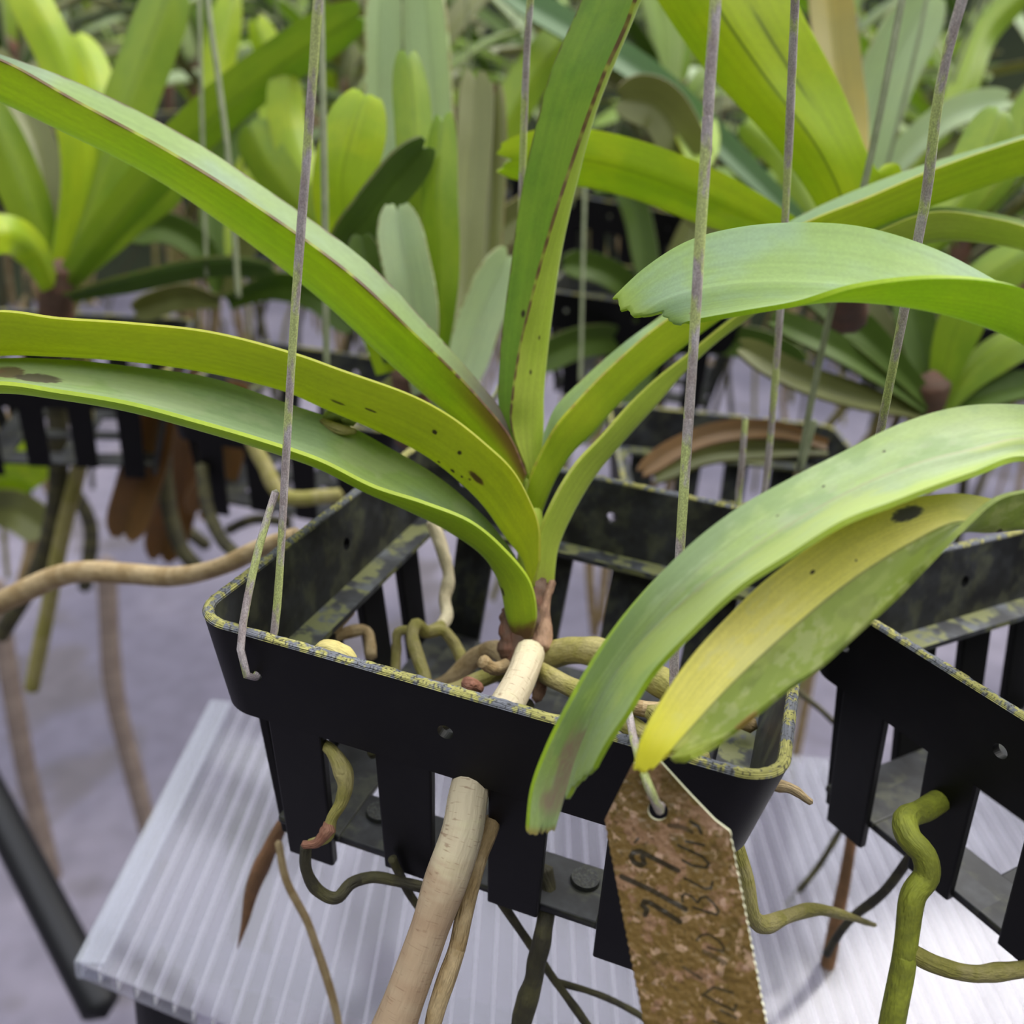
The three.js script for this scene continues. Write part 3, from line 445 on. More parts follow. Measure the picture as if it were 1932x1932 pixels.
  root(M.dry, (u) => lerp(0.0014, 0.0026, u) * (1 - 0.8 * smooth(0.85, 1, u)), [[1630, 1310, 0.33], [1622, 1450, 0.33], [1600, 1620, 0.33], [1570, 1780, 0.33], [1545, 1905, 0.33]]);
  root(M.rootDark, 0.001, [[1500, 1300, 0.34], [1560, 1350, 0.34], [1600, 1400, 0.34], [1590, 1480, 0.34]]);
  root(M.rootDark, 0.0012, [[1730, 1600, 0.235], [1670, 1680, 0.25], [1600, 1740, 0.27], [1560, 1800, 0.29]]);
  root(M.rootDark, 0.0012, [[1590, 1560, 0.36], [1540, 1640, 0.36], [1490, 1700, 0.36], [1450, 1740, 0.36]]);
}

// ---------------------------------------------------------------- plant tag
{
  const p0 = at(1143, 1545, 0.1545), p1 = at(1380, 1572, 0.1488), p2 = at(1232, 2010, 0.1480);
  const ex = p1.clone().sub(p0).normalize(), n = ex.clone().cross(p0.clone().sub(p2)).normalize(), ey = n.clone().cross(ex);
  const loc = (x, y) => { const d = at(x, y, 1).sub(EYE), t = p0.clone().sub(EYE).dot(n) / d.dot(n), q = EYE.clone().addScaledVector(d, t).sub(p0); return [q.dot(ex), q.dot(ey)]; };
  const out = [[1196, 1438], [1243, 1430], [1300, 1493], [1350, 1545], [1378, 1566]];
  const serr = (a, b, k) => { const r = []; for (let i = 1; i < k; i++) { const t = i / k; r.push([lerp(a[0], b[0], t) + (i % 2 ? 1.2 : -1.0) + 1.2 * (rnd() - 0.5), lerp(a[1], b[1], t)]); } return r; };
  const pts = [...out, ...serr([1378, 1566], [1468, 2040], 62), [1468, 2040], [1440, 2052], [1250, 2050], [1238, 2040], ...serr([1238, 2040], [1143, 1545], 64), [1143, 1545]].map(([x, y]) => loc(x, y));
  const s = new THREE.Shape(); pts.forEach(([x, y], i) => (i ? s.lineTo(x, y) : s.moveTo(x, y))); s.closePath();
  const hc = loc(1243, 1527), hole = new THREE.Path(); hole.absellipse(hc[0], hc[1], 0.0016, 0.0015, 0, 2 * Math.PI, true); s.holes.push(hole);
  const g = new THREE.ExtrudeGeometry(s, { depth: 0.0011, bevelEnabled: false, curveSegments: 16 });
  const lo = [-0.002, -0.044], sc = [0.030, 0.058];
  const gp = g.attributes.position, uvs = g.attributes.uv; for (let i = 0; i < gp.count; i++) uvs.setXY(i, (gp.getX(i) - lo[0]) / sc[0], (gp.getY(i) - lo[1]) / sc[1]);
  // stained face: rosy brown plastic under an olive brown film, and the pen strokes
  const TW = 512, TH2 = 1024, cv = document.createElement('canvas'); cv.width = TW; cv.height = TH2;
  const x2 = cv.getContext('2d'), img = x2.createImageData(TW, TH2);
  for (let j = 0; j < TH2; j++) for (let i = 0; i < TW; i++) {
    const X = lo[0] + i / TW * sc[0], Y = lo[1] + (1 - j / TH2) * sc[1], k = 420;
    const film = smooth(0.38, 0.50, fbm(X * k, Y * k) + 0.10 * smooth(0.004, -0.006, Y + 0.004 * fbm(X * 200, Y * 200)) - 0.03), f = noise(X * 5200, Y * 5200), blot = smooth(0.54, 0.60, fbm(X * 900 + 50, Y * 900));
    let c = mix3([132, 100, 74], [106, 82, 40], film); c = mix3(c, [84, 66, 26], 0.55 * smooth(0.5, 0.7, fbm(X * 300 + 20, Y * 300 + 9)));
    c = mix3(c, [182, 150, 130], 0.7 * blot * smooth(0.62, 0.7, noise(X * 700, Y * 700))); c = mix3(c, [150, 134, 72], 0.4 * smooth(0.86, 0.95, f)); c = mix3(c, [56, 42, 20], 0.4 * smooth(0.8, 0.9, noise(X * 2600 + 8, Y * 2600)));
    const q = (j * TW + i) * 4; img.data[q] = c[0]; img.data[q + 1] = c[1]; img.data[q + 2] = c[2]; img.data[q + 3] = 255;
  }
  x2.putImageData(img, 0, 0);
  const P = (x, y) => { const [a, b] = loc(x, y); return [(a - lo[0]) / sc[0] * TW, (1 - (b - lo[1]) / sc[1]) * TH2]; };
  const A = (x, y) => P(1140 + 0.176 * x, 1592 + 0.176 * y), B = (x, y) => P(1120 + 0.176 * x, 1400 + 0.176 * y);
  x2.lineCap = x2.lineJoin = 'round';
  const stroke = (f, list, w = 14, a = 0.8) => { x2.strokeStyle = `rgba(30,24,12,${a})`; x2.lineWidth = w; x2.beginPath(); list.forEach(([x, y], i) => { const q = f(x, y); i ? x2.lineTo(q[0], q[1]) : x2.moveTo(q[0], q[1]); }); x2.stroke(); };
  stroke(A, [[800, 270], [620, 180], [400, 65], [330, 75], [300, 120], [330, 180], [400, 215], [440, 190], [420, 120]]);      // 9
  stroke(A, [[200, 335], [500, 470], [880, 680]]);                                                                           // 1 and its bar
  stroke(A, [[450, 740], [470, 690], [425, 640], [440, 600], [500, 610], [660, 710], [820, 815]]);                           // 7
  stroke(A, [[850, 600], [845, 540], [880, 515], [950, 550], [1010, 615], [1040, 560], [1100, 545], [1180, 620], [1235, 700], [1210, 740], [1080, 700], [960, 660]], 6); // B
  stroke(A, [[870, 350], [1000, 420], [1090, 465], [1150, 460], [1170, 390]], 6);                                            // L
  stroke(A, [[850, 160], [950, 215], [1100, 240], [1130, 200], [1060, 120], [800, 0]], 7);                                   // U
  stroke(B, [[1160, 960], [1130, 890], [1050, 840]], 9); stroke(B, [[1000, 1050], [1190, 1090]], 7); stroke(B, [[820, 880], [960, 900], [1060, 950]], 12, 0.5);  // E
  stroke(A, [[1000, 1010], [1040, 960], [1120, 945], [1230, 1010], [1290, 1090], [1280, 1130], [1120, 1090]], 7, 0.6);       // D
  stroke(A, [[860, 1300], [1050, 1420]], 9, 0.5); stroke(A, [[1060, 1600], [1180, 1510], [1380, 1570]], 8, 0.55); stroke(A, [[1100, 1610], [1250, 1690], [1400, 1760], [1420, 1700]], 8, 0.6);
  stroke(A, [[1180, 1870], [1330, 1930]], 8, 0.6); stroke(A, [[1260, 1760], [1420, 1840]], 8, 0.55); stroke(A, [[1080, 1130], [1300, 1250]], 14, 0.4);
  stroke(B, [[455, 1060], [490, 1020]], 7, 0.7);
  const tex = new THREE.CanvasTexture(cv); tex.colorSpace = THREE.SRGBColorSpace;
  const bump = dataTex(256, 512, (u, v) => { const k = 255 * (0.75 * fbm(u * 12, v * 24) + 0.25 * noise(u * 40, v * 80)); return [k, k, k]; }, false);
  const face = new THREE.MeshPhysicalMaterial({ map: tex, roughness: 0.42, bumpMap: bump, bumpScale: 0.0006, clearcoat: 0.3, clearcoatRoughness: 0.25 });
  const cut = new THREE.MeshStandardMaterial({ color: 0xe6e4c4, roughness: 0.6 });
  const t = thing('plant_tag', 'stained brown plant tag with faded handwriting hanging from the basket rim', 'tag', p0);
  const m = new THREE.Matrix4().makeBasis(ex, ey, n);
  g.applyMatrix4(m); mesh('plate', g, [face, cut], t);
  const h3 = (dz) => p0.clone().addScaledVector(ex, hc[0]).addScaledVector(ey, hc[1]).addScaledVector(n, dz);
  partAt('tag_wire', tube([at(1176, 1290, 0.186), at(1184, 1330, 0.181), at(1194, 1385, 0.1690), at(1206, 1432, 0.1575), at(1224, 1484, 0.1508), h3(0.0007).addScaledVector(ey, 0.0004), h3(-0.0012).addScaledVector(ey, -0.0003), h3(-0.0022).addScaledVector(ey, 0.0004)], 0.00075, { n: 70, m: 8 }), M.wire, t);
}

// ---------------------------------------------------------------- snail between the two left leaves
{
  const s = thing('snail', 'small pale round snail stuck between the two left leaves', 'snail', at(638, 800, 0.2205));
  const P = [], c = at(638, 792, 0.2205), shell = [];
  for (let i = 0; i <= 60; i++) { const a = i / 60 * 4.4 * Math.PI, r = 0.0026 * Math.pow(0.88, a / 1.2); P.push(V3(Math.cos(a) * r * 1.15, Math.sin(a) * r * 0.75, -0.0004 * a)); }
  partAt('shell', tube(P.map((q) => q.applyQuaternion(camera.quaternion).add(c)), (u) => 0.0021 * Math.pow(1 - u, 0.8) + 0.0002, { n: 60, m: 10, lump: 0.05 }), new THREE.MeshPhysicalMaterial({ color: 0x9aa070, roughness: 0.45, clearcoat: 0.5 }), s);
  partAt('foot', tube([at(606, 794, 0.2195), at(640, 810, 0.2190), at(670, 814, 0.2190)], (u) => 0.0011 * Math.sin(Math.PI * (0.15 + 0.7 * u)) + 0.0002, { n: 16, m: 8 }), M.rootOlive, s);
}

// ---------------------------------------------------------------- plants behind
const leafKinds = {};
{
  const K = { bright: [[190, 208, 16], [172, 198, 14]], mid: [[158, 182, 34], [138, 168, 28]], pale: [[214, 222, 178], [200, 212, 158]], dark: [[92, 118, 22], [76, 104, 18]], olive: [[140, 140, 72], [120, 122, 58]], blue: [[132, 164, 112], [116, 150, 96]], yellow: [[176, 160, 52], [146, 142, 60]], brown: [[150, 112, 60], [120, 92, 52]] };  // pale has the sky gloss on the leaves put into its colour
  for (const k in K) leafKinds[k] = leafMat(leafTex({ c: K[k][0], c2: K[k][1], up: mix3(K[k][0], [146, 178, 132], k === 'brown' || k === 'yellow' ? 0 : k === 'dark' || k === 'olive' ? 0.15 : 0.45), s: K[k][0][0], rim: [132, 104, 64], rimW: 0.02, rimK: 0.6, keel: mix3(K[k][1], [40, 50, 20], 0.3) }, 256, 64), { coat: k === 'dark' ? 0.5 : 0.9 });
}
function plant(label, base, leaves, group) {          // leaves: [kind, half width mm, options, [px, py, distance mm] ...]
  const o = thing('orchid_plant', label, 'orchid', base, group);
  for (const [kind, w, opt, ...p] of leaves) partAt('leaf', strapLeaf(p.map(([x, y, d]) => at(x, y, d / 1000)), { w: w / 1000, nu: 30, nv: 8, fold: kind === 'bright' || kind === 'mid' ? -0.35 : 0.35, ...opt }), leafKinds[kind], o);
  return o;
}
{
  // left plant and its basket
  const bA = at(100, 640, 0.53);
  const A = plant('blurred orchid with spreading leaves at the left edge', bA, [
    ['bright', 12, { roll: 0.5 }, [115, 520, 500], [150, 300, 490], [120, 130, 480], [60, 0, 470], [20, -90, 470]],
    ['mid', 14, { roll: -0.3 }, [120, 520, 500], [195, 320, 500], [270, 120, 500], [330, -40, 500]],
    ['mid', 12, { roll: 0.3 }, [125, 530, 500], [230, 400, 490], [400, 220, 480], [560, 100, 475], [690, 20, 470]],
    ['mid', 12, { roll: 0.2 }, [100, 520, 500], [60, 400, 490], [0, 260, 480], [-70, 150, 470]],
    ['bright', 10, { roll: 0.4 }, [95, 540, 495], [60, 470, 470], [10, 440, 450], [-60, 450, 440]],
    ['dark', 8, { roll: 0.9 }, [130, 560, 500], [230, 535, 490], [400, 500, 480], [520, 505, 470]],
    ['mid', 10, { roll: -0.3 }, [125, 535, 505], [220, 430, 510], [340, 340, 515]],
    ['olive', 10, { roll: 0.2 }, [105, 500, 505], [70, 270, 515], [-20, 90, 520]],
    ['bright', 11, { roll: 0.2 }, [120, 500, 510], [170, 300, 530], [180, 160, 540], [140, 60, 545]],
  ]);
  partAt('stem', tube([bA, at(105, 580, 0.51), at(112, 500, 0.5)], 0.009, { n: 14, m: 9 }), M.stem, A);
  makeBasket('blurred black basket under the left edge orchid', at(140, 640, 0.56), 0.5, false);

  // broad upright leaves behind the central stem
  const bB = at(780, 800, 0.36);
  const Bp = plant('orchid with short upright rounded leaves behind the central stem', bB, [
    ['bright', 11.5, { roll: -0.2, tip: 0.7 }, [740, 700, 350], [665, 470, 338], [648, 350, 332], [668, 250, 330], [692, 172, 330]],
    ['mid', 7, { roll: 0.2, tip: 0.75 }, [800, 600, 345], [790, 400, 342], [785, 300, 340], [778, 200, 340], [768, 92, 340]],
    ['dark', 8, { roll: 0.35, tip: 0.75 }, [700, 620, 340], [650, 480, 332], [700, 400, 328], [755, 330, 326], [810, 268, 324]],
    ['mid', 7, { roll: -0.4, tip: 0.7 }, [820, 720, 350], [828, 600, 336], [832, 480, 332], [828, 350, 330], [838, 208, 330]],
    ['pale', 8.5, { roll: 0.1, tip: 0.72 }, [800, 740, 345], [790, 640, 330], [775, 540, 324], [758, 460, 322], [748, 382, 322]],
    ['dark', 6, { roll: 0, tip: 0.7 }, [740, 680, 345], [705, 560, 330], [690, 500, 328], [680, 440, 328]],
    ['olive', 8, { roll: 0.2 }, [830, 760, 360], [868, 600, 380], [882, 400, 390], [895, 240, 395], [898, 130, 398]],
    ['olive', 6, { roll: -0.2 }, [840, 760, 360], [905, 600, 385], [926, 400, 395], [934, 150, 400]],
    ['pale', 9, { roll: 0.2 }, [800, 800, 360], [870, 700, 365], [905, 600, 368], [965, 470, 370]],
    ['olive', 7, { roll: 0.3 }, [780, 790, 360], [735, 740, 365], [720, 720, 366]],
  ]);
  partAt('stem', tube([at(780, 830, 0.365), bB, at(775, 700, 0.35)], 0.007, { n: 14, m: 9 }), M.stem, Bp);
  const bB2 = at(770, 560, 0.47);
  plant('tall pale orchid leaves rising behind the rounded leaves', bB2, [
    ['pale', 11, { roll: 0.7 }, [760, 560, 470], [725, 350, 440], [718, 150, 430], [722, -80, 420]],
    ['pale', 12, { roll: -0.5 }, [775, 560, 470], [822, 400, 445], [815, 180, 435], [795, -80, 425]],
    ['bright', 10, { roll: 0.3 }, [720, 560, 480], [600, 380, 480], [545, 240, 480], [540, 130, 480]],
    ['mid', 12, { roll: -0.4 }, [720, 560, 480], [590, 420, 480], [500, 300, 480], [470, 230, 480]],
    ['mid', 12, { roll: 0.3 }, [780, 560, 500], [900, 330, 520], [1000, 150, 530], [1080, 50, 540]],
    ['olive', 10, { roll: 0.3 }, [790, 560, 500], [960, 420, 520], [1100, 330, 530]],
  ]);

  // right: big leaf, side leaf and the fan at the right
  const bC = at(1600, 520, 0.33);
  const Cp = plant('orchid behind the wires with one very broad yellow green leaf', bC, [
    ['bright', 9, { roll: -0.2 }, [1580, 500, 325], [1450, 425, 312], [1330, 372, 304], [1200, 322, 300], [1080, 297, 300], [935, 302, 300]],
    ['yellow', 11, { roll: 0.2 }, [1610, 500, 360], [1595, 250, 430], [1575, 80, 450], [1560, -60, 460]],
    ['bright', 8, { roll: 0.2 }, [1640, 500, 330], [1690, 420, 320], [1660, 350, 316], [1650, 320, 314]],
    ['mid', 9, { roll: 0.2, tip: 0.7 }, [1700, 500, 340], [1810, 370, 345], [1855, 280, 348], [1888, 205, 350]],
    ['mid', 6, { roll: 0.4, tip: 0.7 }, [1720, 500, 345], [1890, 330, 352], [1925, 240, 355], [1950, 170, 356]],
  ]);
  const big = partAt('leaf', foldedLeaf([[1560, 470, 1600, 480, 1650, 450, 320, 1, 1], [1543, 395, 1590, 405, 1668, 350, 312, 2, 3], [1462, 275, 1545, 290, 1640, 300, 304, 4, 6], [1330, 130, 1425, 130, 1585, 165, 298, 4, 8], [1240, 0, 1335, 0, 1512, 25, 292, 4, 8], [1160, -140, 1255, -150, 1440, -130, 288, 4, 8], [1110, -240, 1180, -260, 1330, -250, 286, 2, 4]], { nu: 60, nv: 20 }), leafMat(leafTex({ c: [194, 210, 16], c2: [178, 202, 16], s: 91, rim: [190, 180, 110], rimW: 0.02, keel: [70, 86, 24], extra: (u, v, c) => mix3(c, [64, 76, 26], 0.6 * Math.exp(-Math.pow((v - 0.72) / 0.012, 2)) * smooth(0.42, 0.5, u) * (1 - smooth(0.62, 0.7, u))) }, 512, 128), {}), Cp);
  big.userData.label = 'very broad yellow green leaf with dark creases';
  partAt('stem', tube([at(1600, 600, 0.35), bC, at(1610, 470, 0.33)], 0.007, { n: 14, m: 9 }), M.stem, Cp);

  const bF = at(1760, 800, 0.42);
  const Fp = plant('shaded orchid fan between the right hand wires', bF, [
    ['dark', 8, { roll: 0.5 }, [1755, 760, 410], [1650, 650, 400], [1560, 570, 395], [1490, 510, 390]],
    ['dark', 7, { roll: 0.7 }, [1745, 770, 410], [1650, 700, 400], [1560, 650, 392], [1450, 600, 390]],
    ['olive', 7, { roll: 0.6 }, [1735, 780, 410], [1620, 750, 400], [1500, 710, 390], [1390, 650, 385]],
    ['mid', 10, { roll: -0.3 }, [1770, 760, 410], [1800, 640, 405], [1850, 540, 400], [1950, 470, 395]],
    ['mid', 9, { roll: -0.5 }, [1775, 770, 410], [1850, 690, 405], [1930, 640, 400], [2020, 620, 400]],
    ['dark', 9, { roll: 0.1 }, [1760, 760, 415], [1735, 640, 420], [1710, 520, 425], [1690, 400, 430]],
    ['dark', 8, { roll: -0.6 }, [1775, 790, 410], [1850, 750, 405], [1960, 720, 400]],
    ['olive', 9, { roll: 0.2 }, [1750, 770, 420], [1640, 600, 440], [1600, 480, 450]],
    ['brown', 5, { roll: 0.4 }, [1560, 840, 400], [1470, 812, 398], [1350, 818, 396], [1270, 850, 394], [1205, 895, 392]],
    ['olive', 5, { roll: 0.5 }, [1560, 850, 405], [1450, 850, 405], [1330, 860, 405], [1230, 905, 405]],
  ]);
  partAt('stem', tube([at(1765, 840, 0.43), bF, at(1760, 720, 0.41)], 0.008, { n: 14, m: 9 }), M.stem, Fp);
  makeBasket('black basket behind the two left leaves', at(600, 720, 0.53), 0.15, false);
  makeBasket('black basket in shade behind the central basket', at(1400, 860, 0.45), 0.3, false);
  makeBasket('black basket seen between the upright leaf and the wires', at(1230, 540, 0.62), 0.1, false);
  plant('dark leaved orchid between the upright leaf and the right leaves', at(1240, 640, 0.6), [
    ['dark', 9, { roll: 0.3 }, [1230, 640, 590], [1180, 540, 570], [1120, 505, 560], [1060, 500, 550]],
    ['olive', 8, { roll: 0.5 }, [1240, 650, 590], [1300, 540, 560], [1400, 500, 550], [1520, 495, 545]],
    ['dark', 10, { roll: -0.2 }, [1225, 650, 595], [1150, 640, 580], [1080, 650, 570], [1000, 690, 560]],
    ['dark', 10, { roll: 0.2 }, [1250, 660, 590], [1330, 640, 575], [1430, 650, 565], [1520, 690, 560]],
    ['dark', 9, { roll: 0.1 }, [1240, 640, 595], [1220, 500, 600], [1200, 400, 605], [1170, 330, 610]],
    ['olive', 9, { roll: 0.1 }, [1245, 640, 595], [1290, 470, 600], [1360, 340, 605]],
    ['dark', 9, { roll: -0.3 }, [1240, 660, 590], [1200, 720, 575], [1130, 770, 565], [1080, 830, 560]],
  ]);
  plant('dark leaved orchid half hidden behind the long upper left leaf', at(420, 560, 0.6), [
    ['dark', 10, { roll: 0.2 }, [420, 560, 600], [380, 470, 590], [310, 430, 580], [230, 440, 570]],
    ['olive', 9, { roll: 0.2 }, [430, 560, 600], [470, 450, 595], [520, 380, 590], [560, 340, 590]],
    ['dark', 10, { roll: 0.3 }, [430, 570, 600], [520, 540, 590], [600, 560, 580], [670, 620, 570]],
    ['dark', 9, { roll: 0.1 }, [420, 560, 605], [400, 420, 610], [420, 300, 615], [480, 200, 620]],
    ['olive', 9, { roll: -0.3 }, [415, 570, 600], [340, 560, 590], [250, 590, 580]],
    ['bright', 12, { roll: 0.2 }, [425, 550, 620], [430, 350, 640], [410, 150, 650], [440, -20, 660]],
    ['bright', 11, { roll: -0.2 }, [425, 550, 620], [490, 320, 640], [520, 150, 650], [480, 30, 660]],
  ]);
  plant('bright green leaf tips low at the left edge under the basket', at(20, 960, 0.72), [
    ['bright', 20, { roll: 0.1, tip: 0.5, fold: -0.2 }, [-60, 960, 720], [-10, 910, 710], [40, 880, 700], [95, 870, 695]],
    ['olive', 16, { roll: 0.3 }, [-60, 970, 720], [20, 960, 710], [90, 1000, 700]],
  ]);
  const bG = at(1560, 480, 0.58);
  plant('pale green orchid leaves fanned out at upper right', bG, [
    ['pale', 17, { roll: 0.2 }, [1580, 460, 560], [1620, 300, 540], [1670, 150, 530], [1760, -20, 520]],
    ['pale', 10, { roll: -0.5 }, [1580, 470, 570], [1680, 320, 560], [1790, 220, 550], [1910, 185, 545]],
    ['olive', 9, { roll: -0.6 }, [1590, 480, 570], [1700, 380, 560], [1800, 290, 555], [1890, 230, 550]],
    ['pale', 8, { roll: -0.6 }, [1600, 490, 570], [1710, 420, 560], [1800, 340, 555], [1870, 300, 550]],
    ['mid', 10, { roll: 0.2 }, [1560, 460, 580], [1480, 300, 600], [1400, 230, 620]],
    ['blue', 9, { roll: 0.5 }, [1560, 470, 560], [1420, 330, 540], [1230, 150, 520], [1080, 55, 515], [930, -30, 510]],
    ['olive', 13, { roll: 0.1 }, [1500, 480, 520], [1330, 400, 500], [1290, 280, 490], [1240, 200, 485], [1160, 185, 480]],
    ['mid', 10, { roll: 0.2 }, [1600, 470, 600], [1800, 200, 620], [1860, 60, 640], [1950, -30, 650]],
  ]);
}
// rows of further plants, ever more blurred
{
  const kinds = ['mid', 'dark', 'olive', 'bright', 'pale', 'dark', 'mid', 'olive'];
  const spots = [], where = [];
  for (const [z, x0, dx, n, name] of [[-0.60, -0.74, 0.22, 6, 'second row'], [-0.92, -1.0, 0.24, 8, 'third row'], [-1.3, -1.3, 0.27, 8, 'fourth row'], [-1.8, -1.7, 0.3, 9, 'fifth row'], [-2.4, -2.1, 0.36, 9, 'last row']])
    for (let k = 0; k < n; k++) { spots.push([x0 + k * dx + rr(-0.04, 0.04), rr(-0.03, 0.05), z + rr(-0.06, 0.06)]); where.push(name); }
  const nth = ['leftmost', 'second from left', 'third from left', 'fourth from left', 'fifth from left', 'sixth from left', 'seventh from left', 'eighth from left', 'ninth from left'];
  const count = {};
  spots.forEach(([x, y, z], i) => {
    const base = V3(x, LIFT + y, z), row = where[i]; count[row] = (count[row] ?? -1) + 1;
    const o = thing('orchid_plant', `out of focus orchid, ${nth[count[row]]} in the ${row} behind`, 'orchid', base, 'out of focus orchids in the rows behind');
    const n = 9 + Math.floor(rnd() * 3), a0 = rnd() * Math.PI;
    for (let k = 0; k < n; k++) {
      const side = k % 2 ? 1 : -1, lift = 1 - k / n, L = rr(0.16, 0.27), az = a0 + (side > 0 ? 0 : Math.PI) + rr(-0.5, 0.5), d = V3(Math.cos(az), 0, Math.sin(az)), e = lerp(0.25, 1.25, lift);
      const p = [base.clone().add(V3(0, 0.01 + 0.05 * lift, 0))];
      for (let s = 1; s <= 4; s++) { const t = s / 4, out = L * t * Math.cos(e - 0.5 * t), up = L * (t * Math.sin(e) - 0.55 * t * t * Math.cos(e) * 0.8); p.push(base.clone().addScaledVector(d, out).add(V3(0, 0.03 + 0.05 * lift + up, 0))); }
      partAt('leaf', strapLeaf(p, { w: rr(0.011, 0.017), nu: 14, nv: 4, roll: rr(-0.3, 0.3), face: base.clone().add(V3(d.x * 0.1, 2, d.z * 0.1)), fold: 0.5 }), leafKinds[kinds[Math.floor(rnd() * kinds.length)]], o);
    }
    partAt('stem', tube([base.clone().add(V3(0, -0.03, 0)), base.clone().add(V3(0, 0.03, 0)), base.clone().add(V3(0.004, 0.08, 0))], 0.008, { n: 8, m: 7 }), M.stem, o);
    for (let k = 0; k < 9; k++) { const q = [base.clone().add(V3(0, -0.03, 0))]; let dx = rr(-0.04, 0.04), dz = rr(-0.04, 0.04); for (let s = 1; s <= 4; s++) q.push(base.clone().add(V3(dx * Math.sqrt(s) + rr(-0.02, 0.02), -0.03 - s * rr(0.04, 0.11), dz * Math.sqrt(s) + rr(-0.02, 0.02)))); partAt('root', tube(q, rr(0.002, 0.004), { n: 16, m: 6 }), [M.rootOlive, M.rootTan, M.rootDark][k % 3], o); }
    if (i < 14) makeBasket(`out of focus basket under the ${nth[count[row]]} ${row} orchid`, base.clone(), rnd() * 1.5, false);
    const ap = base.clone().add(V3(0.01, 0.44, 0));
    hanger(`thin green wires of the ${nth[count[row]]} ${row} basket`, [[-1, -1], [1, -1], [-1, 1], [1, 1]].map(([a, b]) => [ap, base.clone().add(V3(a * 0.03, 0.2, b * 0.03)), base.clone().add(V3(a * 0.05, -0.008, b * 0.05))]), M.wireGreen, 0.0011, ap);
  });
}
// wires that hang between, each from a basket further back
{
  const one = (label, p, m = M.wireGreen, r = 0.001) => { const t = thing('hanging_wire', label, 'wire', at(...p[p.length - 1])); partAt('wire', tube(pxs(p), r, { n: 50, m: 7, lump: 0.05 }), m, t); };
  one('thin wire just right of the foremost left wire', [[597, -500, 0.30], [605, 0, 0.305], [612, 350, 0.315], [616, 700, 0.33], [618, 790, 0.335]], M.wireGreen, 0.0012);
  one('greenish wire crossing the broad yellow green leaf at right', [[1800, -500, 0.27], [1702, 0, 0.278], [1640, 310, 0.288], [1560, 620, 0.305], [1508, 890, 0.32], [1512, 880, 0.321], [1536, 795, 0.318]], M.wireGreen, 0.0011);
  one('thin blurred wire at upper left, left of a pair', [[372, -300, 0.46], [376, 0, 0.46], [382, 260, 0.47], [390, 520, 0.48]]);
  one('thin blurred wire at upper left, right of a pair', [[384, -300, 0.42], [392, 0, 0.42], [412, 150, 0.425], [432, 310, 0.43], [450, 560, 0.44]], M.wireGreen, 0.0013);
  one('faint thin wire left of the bright right wire', [[1800, -400, 0.45], [1748, 0, 0.46], [1705, 190, 0.47], [1670, 330, 0.48]], M.wireGreen, 0.0009);
  one('faint wire below the side leaf', [[1105, 300, 0.5], [1100, 500, 0.5], [1095, 720, 0.5]], M.wireGreen, 0.001);
}
